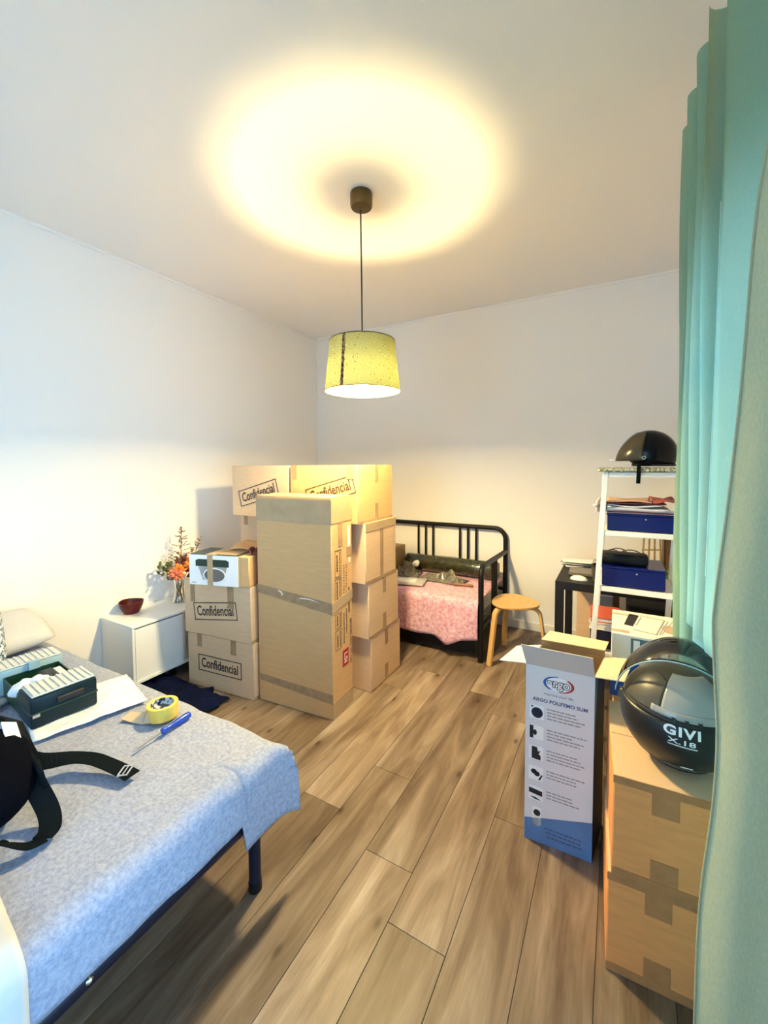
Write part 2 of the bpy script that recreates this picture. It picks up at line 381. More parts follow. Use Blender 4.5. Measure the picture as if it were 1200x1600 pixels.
def stamp(F, u, v, wd, ht, rot, parent, s='Confidencial'):
    def fr(b, T):
        t = .0055
        for a in ((-wd/2, wd/2, -ht/2, -ht/2+t), (-wd/2, wd/2, ht/2-t, ht/2), (-wd/2, -wd/2+t, -ht/2, ht/2), (wd/2-t, wd/2, -ht/2, ht/2)):
            b.box(a[0], a[1], a[2], a[3], -.0004, .0003, m=T)
    return words('stamp', F, s, 0 + u, v - .0*ht, ht*.80, 'ink', parent, .010*ht/.08*.1, rot, sx=wd*.92/(ht*.80*5.35), extra=fr)

# ---------------------------------------------------------------- the room
XL, XR, YF, YN, ZC = -3.078, .46, 3.874, -1.7, 2.966
struct('ceiling', B().box(XL-.1, XR+.15, YN-.1, YF+.1, ZC, ZC+.1), 'ceil')
struct('wall_left', B().box(XL-.1, XL, YN-.1, YF+.1, 0, ZC), 'wall')
struct('wall_far', B().box(XL-.1, XR+.15, YF, YF+.1, 0, ZC), 'wall')
NX0, NX1, NZ1 = -1.8, -.4, 2.15  # opening for the added rear window
struct('wall_near', B().box(XL-.1, NX0, YN-.1, YN, 0, ZC).box(NX1, XR+.15, YN-.1, YN, 0, ZC).box(NX0, NX1, YN-.1, YN, NZ1, ZC).box(NX0, NX1, YN-.1, YN, 0, .06), 'wall')
WY0, WY1, WZ0, WZ1 = -1.25, 1.92, .06, 2.15
b = B().box(XR, XR+.14, YN, WY0, 0, ZC).box(XR, XR+.14, WY1, YF, 0, ZC).box(XR, XR+.14, WY0, WY1, WZ1, ZC).box(XR, XR+.14, WY0, WY1, 0, WZ0)
struct('wall_right', b, 'wall')
struct('baseboard_far', B().box(XL, XR, YF-.014, YF, 0, .075, .003), 'skirt')
struct('baseboard_left', B().box(XL, XL+.014, YN, YF-.014, 0, .075, .003), 'skirt')
struct('trim_1', B().box(XL+.012, XR, YF-.012, YF, ZC-.022, ZC, .003), 'ceil')
struct('trim_2', B().box(XL, XL+.012, YN, YF, ZC-.022, ZC, .003), 'ceil')
# french window in the right wall
win = bpy.data.objects.new('window_1', None); COL.objects.link(win); win['kind'] = 'structure'; win.location = (XR+.09, 0, 0)
nl = 4; lw = (WY1-WY0)/nl
for i in range(nl):
    y0 = WY0+i*lw; y1 = y0+lw
    b = B().box(-.03, .03, y0, y0+.05, WZ0, WZ1, .004).box(-.03, .03, y1-.05, y1, WZ0, WZ1, .004).box(-.03, .03, y0+.05, y1-.05, WZ0, WZ0+.07, .004).box(-.03, .03, y0+.05, y1-.05, WZ1-.06, WZ1, .004)
    fo = obj('window_frame', b, 'whitelac', win)
    obj('pane', B().box(-.003, .003, y0+.05, y1-.05, WZ0+.07, WZ1-.06), 'glass', fo)
w2 = bpy.data.objects.new('added_rear_window', None); COL.objects.link(w2); w2['kind'] = 'structure'; w2.location = (0, YN-.05, 0)  # unseen window added behind the camera to brighten the boxes' front faces
for x0 in (NX0, (NX0+NX1)/2):
    x1 = x0+(NX1-NX0)/2
    b = B().box(x0, x0+.05, -.03, .03, .06, NZ1, .004).box(x1-.05, x1, -.03, .03, .06, NZ1, .004).box(x0+.05, x1-.05, -.03, .03, .06, .14, .004).box(x0+.05, x1-.05, -.03, .03, NZ1-.06, NZ1, .004)
    fo = obj('window_frame', b, 'whitelac', w2); obj('pane', B().box(x0+.05, x1-.05, -.003, .003, .14, NZ1-.06), 'glass', fo)
# floor: planks of 20 cm
floor = struct('floor', B().box(XL-.1, XR+.15, YN-.1, YF+.1, -.06, -.010), 'subfloor')
joints = {-0.63: 1.13, -0.43: 1.71, -0.83: 1.315, -1.03: 1.72, -1.23: 1.42, -1.43: 2.42, -.23: 2.35, -.03: 2.9, .17: .9, -1.63: 1.9, -1.83: 1.25}
PL = 1.303; shared = {}
x = -3.03
while x < XR-.02:
    ky = round(x, 2)
    j = joints.get(ky, joints.get(round(ky+.0, 2), random.uniform(.5, 1.8)))
    y = j
    while y > YN: y -= PL
    while y < YF-.01:
        a, c = max(y, YN), min(y+PL, YF); L = c-a; w = min(.2, XR-x); key = (round(L, 3), round(w, 3))
        if L > .02:
            if key not in shared:
                o = obj('plank', B().box(.0007, w-.0007, .0007, L-.0007, -.010, 0, .0009), 'plank', floor); shared[key] = o.data
            else:
                o = bpy.data.objects.new('plank', shared[key]); COL.objects.link(o); o.parent = floor
            o.location = (x, a, 0)
        y += PL
    x += .2

# ---------------------------------------------------------------- curtains
def sstep(a, b_, t): t = min(1, max(0, (t-a)/(b_-a))); return t*t*(3-2*t)
def far_panel(u, v):
    z = .04+v*2.71; y = 1.47+u*.588
    ph = (y-1.47)/.168
    amp = .052*(.55+.45*v); xx = .240 - amp*math.cos(2*PI*ph)
    xx += .004*math.sin(z*5+y*9)
    if z > 2.66: xx += .012*(1-math.cos(2*PI*ph))*(z-2.66)/.09
    push = max(sstep(.965, .90, z)*sstep(1.74, 1.68, y), sstep(.70, .62, z)*sstep(1.88, 1.80, y)); xx += push*(.405-xx)
    y += .014*math.sin(4*PI*ph) + .012*math.sin(z*2.1)
    return Vector((min(xx, .425), y, z))
cu = thing('curtain', 'pleated teal curtain hanging along the right wall behind the full-face helmet', 'curtain', (0, 0, 0), 0)
obj('fabric', B().grid(90, 70, far_panel), 'curtain', cu, smooth='all')
def wide_panel(u, v):
    z = .04+v*2.71; y = 1.463-u*.36
    xx = .212+.045*u+.018*math.sin(u*7+z*.7)
    push = sstep(.965, .90, z)*sstep(1.20, 1.30, y); xx += push*(.415-xx)
    return Vector((xx, y+.01*math.sin(z*2), z))
cw = thing('curtain', 'broad flat bright turquoise curtain width between the pleats and the near hem', 'curtain', (0, 0, 0), 0)
obj('fabric', B().grid(40, 60, wide_panel), 'curtain', cw, smooth='all')
hem = B().grid(2, 60, lambda u, v: wide_panel(0, .42+v*.38)+Vector((-.0012, .003-.007*u, 0)))
obj('hem', hem, 'white', cw)  # thin white strip down the line between the two panels
EX = [(.04, .165), (.3, .166), (.73, .182), (.95, .187), (1.18, .181), (1.53, .199), (2.0, .228), (2.4, .258), (2.75, .29)]
def edge_x(z):
    for (a, xa), (b_, xb) in zip(EX, EX[1:]):
        if z <= b_: return xa+(xb-xa)*(z-a)/(b_-a)
    return EX[-1][1]
def near_panel(u, v):
    z = .04+v*2.71; e = edge_x(z)
    xx = e+(.42-e)*u; y = 1.065-.24*u - .028*math.sin(u*11+.4*math.sin(z*1.3))*(.3+.7*u) + .006*math.sin(z*13)*(1-u)
    xx += .004*math.sin(z*9)*(1-u)
    return Vector((xx, y, z))
cn = thing('curtain', 'teal curtain edge nearest the camera, room light tinted into it as dull sage, covering the right side of the stacked boxes', 'curtain', (0, 0, 0), 0)
obj('fabric', B().grid(40, 70, near_panel), 'curtain2', cn, smooth='all')
obj('hem', B().tube([near_panel(0, i/50)+Vector((0, -.001, 0)) for i in range(51)], .0028, 6), 'curtain2', cn, smooth='all')
rd = thing('curtain_rod', 'thin pale curtain rod behind the heading of the pleated teal curtain', 'rod', (0, 0, 0))
obj('rod', B().cyl((.33, .4, 2.72), (.33, 2.1, 2.72), .009, n=12), 'whitemetal', rd, smooth=True)
for yy in (.6, 1.96): obj('bracket', B().box(.33, XR, yy-.01, yy+.01, 2.712, 2.728), 'whitemetal', rd)
# ---------------------------------------------------------------- pendant lamp
LX, LY = -1.233, 1.953
lamp = thing('pendant_lamp', 'pendant lamp with yellow patterned drum shade hanging on a dark cord', 'lamp', (LX, LY, 1.905))
obj('canopy', B().lathe([(0, 1.06), (.058, 1.06), (.060, 1.055), (.060, .995), (.055, .985), (.006, .983), (0, .983)], 32), 'brass', lamp, smooth=True)
obj('cord', B().tube([(-.014, .014, .985), (-.004, .004, .6), (0, 0, .22)], .0042, 8), 'cable', lamp, smooth=True)
sh = obj('shade', B().lathe([(.207, 0), (.178, .275)], 56), 'shade', lamp, smooth='all')
obj('rim', B().lathe([(.2085, .0), (.2085, .004), (.2055, .004), (.2055, 0), (.2085, 0)], 56), 'brass', sh); obj('rim', B().lathe([(.1795, .271), (.1795, .275), (.1765, .275), (.1765, .271), (.1795, .271)], 56), 'brass', sh)
aa = math.atan2(-LY, -LX)-rad(31)
sb = B()
for s_ in (-.035, .035):
    pass
sb.grid(3, 12, lambda u, v: Vector(((.2086-.029*v)*math.cos(aa+.085*(u-.5)), (.2086-.029*v)*math.sin(aa+.085*(u-.5)), .275*v)))
m_, nt_, bb_ = new_mat('shade_seam'); bb_.inputs['Roughness'].default_value = .8
fc_, _ = tex(nt_, 70, 3); nt_.links.new(ramp(nt_, fc_, [(.42, (.06, .015, .012)), (.58, (.36, .20, .09))]), bb_.inputs['Base Color'])
obj('seam', sb, m_, sh)
hb = B().cyl((0, 0, .122), (0, 0, .16), .0575, .020, n=24).cyl((0, 0, .15), (0, 0, .235), .018, n=16)  # cone above the bulb made wide to block its upward light
for k in range(3):
    a = 2*PI*k/3+.4; hb.cyl((0, 0, .222), (.176*math.cos(a), .176*math.sin(a), .262), .0022, n=6)
hb.lathe([(.018, .222), (.036, .222), (.036, .218), (.018, .218)], 24)
obj('bulb_holder', hb, 'darkgrey', lamp)
bu = obj('bulb', B().sph((0, 0, .072), .040, 16).cyl((0, 0, .10), (0, 0, .121), .016, n=12), 'bulb', lamp, smooth='all')
bl = bpy.data.lights.new('bulb_light', 'POINT'); bl.energy = LAMP_W; bl.color = (1, .76, .33); bl.shadow_soft_size = .052
bo = bpy.data.objects.new('bulb_light', bl); COL.objects.link(bo); bo.parent = lamp; bo.location = (0, 0, .075)
bu.visible_shadow = True

# ---------------------------------------------------------------- cartons
def carton(label, w, d, h, loc, rz, group=None, m='card', tapes=(), lift=True, name='cardboard_box', seed=0, bulge=.0010):
    t = thing(name, label, 'box', loc, rz, group)
    b = B().box(-w/2, w/2, -d/2, d/2, 0, h-.004, .004)
    b.sub(2)
    for v in b.b.verts:
        k = noise.noise(v.co*7+Vector((seed*5.1, seed, 0)))*bulge
        n = Vector((v.co.x/w, v.co.y/d, 0)); v.co += n*k*2
    obj('body', b, m, t, smooth=True); mt_ = 'card2' if m == 'kraft' else m  # kraft cartons get paler top flaps: lamplight put into the colour
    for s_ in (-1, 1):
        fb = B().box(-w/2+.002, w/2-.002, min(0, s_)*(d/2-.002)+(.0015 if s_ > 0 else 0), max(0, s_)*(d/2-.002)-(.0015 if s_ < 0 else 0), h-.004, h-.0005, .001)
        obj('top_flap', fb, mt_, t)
    for i_, (fc, u0, v0, u1, v1, *mm) in enumerate(tapes):
        patch('tape', face_m(fc, w, d, h), u0, v0, u1, v1, mm[0] if mm else 'tape', t, n=.0013+.0004*i_)
    return t
TT = .05
G1 = 'stacked moving cartons behind the tall carton'
# left stack of two
w, d, h = .575, .30, .368
t = carton('bottom carton of the left stack, Confidencial stamped level on its front', w, d, h, (-2.292, 1.957, 0), rad(5.9), None, 'card2',
           [('F', .09, h-.09, .13, h), ('F', .385, h-.10, .43, h), ('R', .0, 0, d, .02)], seed=1)
stamp(face_m('F', w, d, h), .285, .170, .375, .112, rad(0), t)
h2 = .365
t = carton('second carton of the left stack, directly under the radio box, with tilted Confidencial stamp', w, d, h2, (-2.302, 1.947, .3685), rad(6.5), None, 'card2',
           [('F', .06, h2-.15, .10, h2), ('F', .385, h2-.155, .435, h2), ('R', 0, 0, d, .02)], seed=2)
stamp(face_m('F', w, d, h2), .275, .175, .37, .118, rad(7), t)
# radio box
w, d, h = .432, .22, .195
rz = rad(16)
t = thing('radio_box', 'small carton with a picture of a radio on a white sleeve, topping the left stack', 'box', (-2.238, 1.868, .7345), rz)
b = B().box(-w/2, w/2, -d/2, d/2, 0, h, .004); obj('body', b, 'card', t, smooth=True)
F = face_m('F', w, d, h); T = face_m('T', w, d, h)
sl = obj('white_sleeve', B().prism([(0, 0), (.355, 0), (.355, h), (0, h)], .0002, .002, F), 'white', t)
obj('sleeve_top', B().prism([(0, 0), (.36, 0), (.36, d), (0, d)], .0002, .002, T), 'radio_green', t)
rp = obj('radio_picture', B().prism([(.055, .152), (.283, .152), (.255, .035), (.10, .035)], .0021, .0026, F), 'silver', t)
obj('radio_band', B().prism([(.048, .122), (.29, .122), (.29, .160), (.27, .168), (.07, .168), (.048, .160)], .0027, .0032, F), 'radio_green', rp)
def ell(cx, cy, rx, ry, n=28, a0=0, a1=2*PI): return [(cx+rx*math.cos(a0+(a1-a0)*i/n), cy+ry*math.sin(a0+(a1-a0)*i/n)) for i in range(n)]
obj('speaker_ring', B().prism(ell(.185, .066, .083, .048), .0027, .0034, F), 'white', rp)
obj('speaker_grille', B().prism(ell(.185, .066, .074, .041), .0035, .004, F), 'greymesh', rp)
patch('small_print', F, .018, .012, .05, .017, 'argo_text', t, n=.0026, n0=.0021)
patch('tape', F, .135, 0, .175, h, 'tape_clear', t, n=.0046, n0=.0041)
patch('tape', T, .12, 0, .19, d, 'tape_clear', t, n=.004, n0=.0022)
patch('tape', T, .20, .02, .33, d, 'tape_clear', t, n=.004, n0=.0022)
patch('fold_line', F, .372, .0, .374, h, 'card_in', t, n=.0008, n0=.0001)
# loose flattened cardboard and a dark bag on top behind the radio box
fc = B().grid(14, 8, lambda u, v: Vector((u*.26, v*.20, .012*math.sin(u*5+v*3)+.035*v+.02*u)))
tag(obj('crumpled_cardboard', fc, 'card', loc=(-2.28, 1.90, .9345), rot=(0, 0, rad(10)), solid=.004, smooth='all'), 'crumpled brown cardboard flap lying on top of the radio box', 'cardboard')
dk = B().grid(12, 8, lambda u, v: Vector((u*.070, v*.14, .016*math.sin(u*9+v*5)+.018+.02*(1-abs(2*v-1)))))
tag(obj('dark_folder', dk, 'burgundy', loc=(-2.055, 1.855, .924), rot=(0, 0, rad(14)), solid=.005, smooth='all'), 'dark maroon folder lying flat beside the tall carton, on the radio box', 'folder')
# back stack, right column of four and left column of four
w, d = .568, .41
GR = 'back stack of cartons'
hh = [.366, .372, .392, .374]; z = 0
labs = ['bottom carton of the right rear column, its side facing the daybed', 'second carton from the floor in the right rear column',
        'third carton of the right rear column, with creased tape along its top edge', 'top right rear carton, brightest under the lamp, stamped Confidencial']
for k in range(4):
    h = hh[k]; yc = 2.277+d/2; xo = -1.385-w/2
    dd_ = d
    if k == 3: dd_ = .45; yc = 2.158+dd_/2; xo = -1.402-.276; 
    if k == 2: yc = 2.215+d/2
    if k == 1: yc = 2.25+d/2
    ww = .552 if k == 3 else w
    tp = [('R', dd_*.5-.022, h*.70, dd_*.5+.022, h), ('R', dd_*.5-.022, 0, dd_*.5+.022, h*.32), ('R', 0, 0, dd_, .018)]
    if k == 2: tp = [('R', dd_*.5-.022, 0, dd_*.5+.022, h), ('R', 0, h-.055, dd_, h, 'tape_clear'), ('R', 0, 0, dd_, .02)]
    if k == 3: tp += [('F', .02, h-.095, .06, h), ('F', ww-.085, h-.09, ww-.03, h)]
    t = carton(labs[k], ww, dd_, h-.001, (xo, yc, z), 0, None, 'card2' if k < 3 else 'card', tp, seed=10+k)
    if k == 3: stamp(face_m('F', ww, dd_, h), .335, .205, .39, .115, rad(15), t)
    z += h
zl = 0
labl = ['lowest carton of the left rear column, hidden behind the left stack', 'second carton of the left rear column, hidden behind the left stack',
        'third carton of the left rear column, a strip of it seen over the radio box', 'top left rear carton in the shade with Confidencial stamped at a slant']
for k in range(4):
    h = hh[k]; ww = .56; dd_ = .44
    tp = [('F', .045, h-.075, .085, h)] if k == 2 else []
    t = carton(labl[k], ww, dd_, h-.001, (-2.245-(.006 if k == 3 else -.01), 2.158+dd_/2 if k == 3 else 2.21+dd_/2, zl), 0, None, 'card2', tp, seed=20+k)
    if k == 3: stamp(face_m('F', ww, dd_, h), .270, .175, .39, .118, rad(15), t)
    zl += h
# the tall carton
w, d, h = .553, .238, 1.318
rz = rad(4.6)
t = carton('tall narrow furniture carton standing in front of the back stack, red logo on its side', w, d, h, (-1.7045+.5*d*math.sin(-rz), 1.892+.5*d*math.cos(rz), 0), rz, None, 'card',
           [('F', 0, h-.16, w, h-.02, 'tape_clear'), ('R', 0, h-.155, d, h-.005, 'tape_clear'), ('R', 0, .0, d, .10, 'tape_clear')], name='tall_cardboard_box', seed=40, bulge=.0012)
F = face_m('F', w, d, h); R_ = face_m('R', w, d, h)
patch('tape', F, 0, 0, 0, 0, 'tape', t, poly=[(0, .70), (w, .63), (w, .70), (0, .755)], n=.0018)
patch('tape', F, 0, 0, 0, 0, 'tape', t, poly=[(0, .135), (w, .095), (w, .155), (0, .175)], n=.0018)
patch('tape', R_, 0, 0, 0, 0, 'tape_clear', t, poly=[(0, .635), (d, .665), (d, .73), (0, .695)], n=.0022)
patch('tape', R_, .075, h-.30, .125, h-.16, 'tape', t)
patch('paper_sticker', R_, .185, .98, .215, 1.13, 'white', t)
patch('tape', R_, .17, .94, .235, 1.0, 'tape', t, n=.002)
patch('paper_sticker', R_, .195, .90, .215, .93, 'white', t)
q = -PI/2
for z0, z1 in ((.84, 1.00), (.695, .83), (.53, .62), (.40, .52)):
    fr = B()
    for a in ((.035, z0, .038, z1), (.105, z0, .108, z1), (.035, z0, .108, z0+.003), (.035, z1-.003, .108, z1)): fr.prism([(a[0], a[1]), (a[2], a[1]), (a[2], a[3]), (a[0], a[3])], .0003, .0011, R_)
    obj('print_frame', fr, 'ink2', t)
# lines too small to read in the photograph: broken strokes running down the face
for u, v0, v1, wd_ in ((.09, .86, .985, .010), (.06, .87, .97, .016), (.09, .71, .82, .010), (.06, .715, .81, .015), (.135, .42, .60, .012), (.165, .47, .62, .010), (.09, .54, .61, .010), (.06, .545, .605, .014), (.09, .415, .505, .010), (.06, .42, .49, .014)):
    b = B(); v = v1
    while v > v0:
        L = random.uniform(.006, .014); b.prism([(u-wd_/2, v-L), (u+wd_/2*random.uniform(.5, 1), v-L), (u+wd_/2, v), (u-wd_/2*random.uniform(.5, 1), v)], .0003, .0012, R_); v -= L+.004
    obj('small_print', b, 'ink2', t)
for u, v, s_, sz, sx in ((.135, .80, '4 0 0 9 2 0 1 9 6 3 0', .024, 1.0), (.165, .80, '3 0 1 3 8 4 7 5 0 1 6 4', .024, .9), (.215, .40, 'MODEL NO. SY-150', .030, 1.1)):
    words('printed_text', R_, s_, u, v, sz, 'ink2', t, .0004, q, sx, n=.0012)
for pl_ in ([(.16, .735), (.19, .728), (.20, .712), (.195, .700), (.185, .718), (.165, .728)], [(.32, .700), (.40, .702), (.47, .690), (.40, .708), (.33, .706)]):
    patch('torn_tape', F, 0, 0, 0, 0, 'white_card', t, poly=pl_, n=.0022, n0=.0019)
patch('black_mark', R_, .19, .585, .205, .65, 'ink2', t); patch('black_mark', R_, .19, .725, .203, .745, 'ink2', t)
rl = patch('red_logo', R_, .115, .268, .185, .37, 'red', t, n=.0014)
words('logo_letters', R_, 'LSI', .15, .319, .052, 'white', rl, .001, q, 1.1, n=.0018)
# right stack of two, near the curtain
w, d = .30, .43
tp1 = lambda h: [('F', .095, h-.085, .16, h, 'tape_brown'), ('F', .095, 0, .16, .085, 'tape_brown'), ('F', 0, h-.022, w, h, 'tape_brown'), ('F', 0, 0, w, .025, 'tape_brown')]
h = .301
carton('lower brown carton on the floor by the curtain', w, d, h, (.137, 1.345+d/2, 0), rad(2.5), None, 'kraft', tp1(h), seed=50)
carton('upper brown carton by the curtain, the full-face helmet on its top', w-.004, d, h, (.143, 1.342+d/2, .302), rad(3.0), None, 'kraft', tp1(h), seed=51)

# ---------------------------------------------------------------- argo carton
w, d, h = .243, .20, .714; rz = rad(2.0)
t = thing('appliance_box', 'open tall grey and blue printed air conditioner carton with spread flaps', 'box', (-.182-.0*d, 1.677+d/2, 0), rz)
th = .004
b = B().box(-w/2, w/2, -d/2, -d/2+th, 0, h).box(-w/2, w/2, d/2-th, d/2, 0, h).box(-w/2, -w/2+th, -d/2+th, d/2-th, 0, h).box(w/2-th, w/2, -d/2+th, d/2-th, 0, h).box(-w/2+th, w/2-th, -d/2+th, d/2-th, 0, th)
obj('body', b, 'card_in', t)
F = face_m('F', w, d, h); R_ = face_m('R', w, d, h); L_ = face_m('L', w, d, h); K_ = face_m('B', w, d, h)
pf = patch('printed_front', F, 0, 0, w, h, 'argo', t, n=.0008)
ps = patch('printed_side', R_, 0, 0, d, h, 'argo_navy', t, n=.0008)
patch('printed_side', L_, 0, 0, d, h, 'argo', t, n=.0008); patch('printed_back', K_, 0, 0, w, h, 'argo', t, n=.0008)
patch('side_blue', R_, 0, 0, 0, 0, 'argo_blue', ps, poly=[(0, h), (0, h-.30), (.05, h)], n=.0014, n0=.0009)
patch('blue_base', F, 0, 0, 0, 0, 'argo_blue', pf, poly=[(0, 0), (w, 0), (w, .155), (0, .085)], n=.0014, n0=.0009)
flap = lambda pts, m, nm='flap': obj(nm, (lambda b: (b.b.faces.new([b.b.verts.new(p) for p in pts]), b)[1])(B()), m, t, solid=.003)
flap([(-w/2, -d/2, h), (w/2, -d/2, h), (w/2-.004, -d/2-.028, h+.082), (-w/2-.012, -d/2-.028, h+.085)], 'argo_flap')
flap([(w/2, d/2, h), (-w/2, d/2, h), (-w/2, d/2-.004, h+.030), (w/2, d/2-.004, h+.030)], 'card_in')
flap([(w/2, d/2-.004, h+.030), (-w/2, d/2-.004, h+.030), (-w/2+.01, d/2+.085, h+.040), (w/2, d/2+.085, h+.034)], 'argo_cream')
flap([(-w/2, d/2, h), (-w/2, -d/2, h), (-w/2-.092, -d/2-.03, h+.004), (-w/2-.10, d/2-.01, h-.02)], 'white_card')  # left flap coloured white for the lamplight falling on it
flap([(w/2, -d/2, h), (w/2, d/2, h), (w/2+.10, d/2+.01, h+.006), (w/2+.092, -d/2+.01, h+.0)], 'argo_cream')
# logo
cx, cy = w*.49, h-.058
def cres(rx, ry, dx, a0, a1, k=20):
    o = [(cx+rx*math.cos(a0+(a1-a0)*i/k), cy+ry*math.sin(a0+(a1-a0)*i/k)) for i in range(k+1)]
    i_ = [(cx+dx+(rx-.006)*math.cos(a1+(a0-a1)*i/k), cy+(ry-.002)*math.sin(a1+(a0-a1)*i/k)) for i in range(k+1)]
    return o+i_
lg = obj('logo_oval', B().prism(ell(cx, cy, .050, .027, 40), .0009, .0014, F), 'white', pf)
obj('logo_ring_blue', B().prism(cres(.055, .030, .004, rad(95), rad(235)), .0009, .0018, F), 'argo_lblue', lg)
obj('logo_ring_red', B().prism(cres(.055, .030, -.004, rad(-85), rad(50)), .0009, .0018, F), 'argo_lred', lg)
words('logo_outline', F, 'argo', cx, cy+.002, .044, 'argo_outline', lg, .0035, 0, 1.0, n=.0020)
words('logo_letters', F, 'argo', cx, cy+.002, .044, 'white', lg, .0006, 0, 1.0, n=.0024)
words('slogan', F, 'improve your life', cx, h-.103, .0145, 'argo_text', pf, .0002, 0, 1.05, n=.0014)
words('title', F, 'ARGO POLIFEMO SLIM', w*.51, h-.133, .0195, 'argo_title', pf, .0005, 0, 1.0, n=.0014)
def rsq(x0, y0, x1, y1, r=.006): 
    o = []
    for (cx_, cy_, a) in ((x1-r, y1-r, 0), (x0+r, y1-r, 90), (x0+r, y0+r, 180), (x1-r, y0+r, 270)):
        o += [(cx_+r*math.cos(rad(a+30*k)), cy_+r*math.sin(rad(a+30*k))) for k in range(4)]
    return o
for k in range(5):
    v1 = h-.157-k*.083; v0 = v1-.056
    tl = obj('icon_tile', B().prism(rsq(.014, v0, .068, v1), .0009, .0014, F), 'white', pf)
    b = B()
    if k == 0: b.prism(ell(.043, (v0+v1)/2-.002, .021, .021), .0015, .002, F).prism(ell(.024, v1-.007, .004, .0035, 12), .0015, .002, F)
    if k == 1: b.prism([(.016, v0+.003), (.030, v0+.003), (.030, v1-.002), (.016, v1-.002)], .0015, .002, F).prism(ell(.036, (v0+v1)/2, .007, .011), .0015, .002, F)
    if k == 2: b.prism([(.025, v0+.004), (.058, v0+.002), (.058, v0+.02), (.050, v0+.026), (.058, v0+.040), (.048, v0+.036), (.044, v1-.004), (.025, v1-.003)], .0015, .002, F)
    if k == 3:
        b.prism(ell(.034, (v0+v1)/2+.006, .011, .010), .0015, .002, F).prism(ell(.045, (v0+v1)/2-.001, .011, .010), .0015, .002, F)
        b.prism([(.050, v0+.004), (.057, v0+.004), (.067, v0+.026), (.062, v0+.027)], .0015, .002, F)
    if k == 4:
        b.prism([(.016, v1-.008), (.066, v1-.014), (.066, v1-.034), (.016, v1-.028)], .0015, .002, F).prism([(.020, v0+.012), (.040, v0+.013), (.062, v0+.004), (.04, v0+.005)], .0015, .002, F)
    obj('icon', b, 'argo_navy' if k == 0 else 'argo_dark', tl)
    tb = B()
    for ln in range(4 if k < 3 else 3):
        x = .080; yv = v1-.010-ln*.0125; end = random.uniform(.17, .225)
        while x < end:
            ww = random.uniform(.008, .022); tb.prism([(x, yv), (min(x+ww, end), yv), (min(x+ww, end), yv+.0050), (x, yv+.0050)], .0009, .0012, F); x += ww+.003
    obj('small_print', tb, 'argo_text', pf)
v1 = h-.157-5*.083
tl = obj('icon_tile', B().prism([(.030, v1-.07), (.05, v1-.078), (.062, v1-.07), (.062, v1), (.030, v1)], .0009, .0014, F), 'white', pf)
obj('icon', B().prism(ell(.047, v1-.022, .013, .013), .0015, .002, F), 'argo_dark', tl)
tb = B()
for ln in range(3):
    x = .075+ln*.005
    while x < .2:
        ww = random.uniform(.008, .02); yv = .065-ln*.016; tb.prism([(x, yv), (x+ww, yv), (x+ww, yv+.006), (x, yv+.006)], .0015, .0018, F); x += ww+.004
obj('small_print', tb, 'argo_title', pf)
def shear(o):
    for ch in o.children:
        for v_ in ch.data.vertices: v_.co.x += .17*(v_.co.y+d/2)
        shear(ch)
shear(t)

# ---------------------------------------------------------------- printer box on its carton
w, d, h = .31, .34, .285; rz = rad(0)
px, py = .145, 2.085+d/2
carton('plain carton hidden under the white printer box', .29, .32, .464, (px, py, 0), 0, None, 'card', [], seed=60)
t = thing('printer_box', 'white printer box with product pictures on top, in front of the white shelf', 'box', (px, py, .465), rz)
obj('body', B().box(-w/2, w/2, -d/2, d/2, 0, h, .003), 'white_card', t)
F = face_m('F', w, d, h); T = face_m('T', w, d, h); L_ = face_m('L', w, d, h)
patch('blue_band', F, 0, 0, w, .16, 'print_blue', t); patch('blue_band', L_, 0, 0, d, .16, 'print_blue', t)
pn = patch('icon_panel', F, .075, h-.085, .185, h-.012, 'print_teal', t)
for k, (a, c, e) in enumerate(((.085, h-.08, h-.02), (.118, h-.075, h-.045), (.150, h-.078, h-.022))):
    patch('icon', F, a, c, a+.024, e, 'white', pn, n=.0018, n0=.0013)
words('small_print', F, 'b', .03, h-.115, .022, 'ink2', t); words('small_print', F, 'T', .215, h-.06, .03, 'argo_dark', t, .001)
patch('tan_stripe', T, 0, .265, .085, .285, 'print_tan', t); patch('tan_stripe', T, 0, .02, .07, .05, 'print_tan', t)
patch('printer_picture', T, 0, 0, 0, 0, 'argo_dark', t, poly=[(.05, .13), (.085, .12), (.115, .29), (.075, .30)])
b = B()
for p in ([(.085, .075), (.175, .055), (.178, .060), (.088, .080)], [(.175, .055), (.222, .27), (.216, .272), (.170, .058)], [(.120, .29), (.222, .27), (.222, .274), (.120, .294)],
          [(.185, .06), (.235, .265), (.231, .266), (.182, .061)], [(.195, .07), (.25, .262), (.247, .263), (.192, .072)], [(.10, .14), (.125, .27), (.122, .271), (.097, .141)]): b.prism(p, .0003, .0012, T)
obj('picture_outline', b, 'argo_text', t)
obj('food_picture', B().prism(ell(.232, .15, .032, .055), .0003, .0011, T), 'print_tan', t)
b = B()
for i in range(2):
    for j in range(4): b.prism([(.275+i*.017, .10+j*.045), (.286+i*.017, .10+j*.045), (.286+i*.017, .13+j*.045), (.275+i*.017, .135+j*.045)], .0003, .0012, T)
obj('product_name', b, 'argo_dark', t)

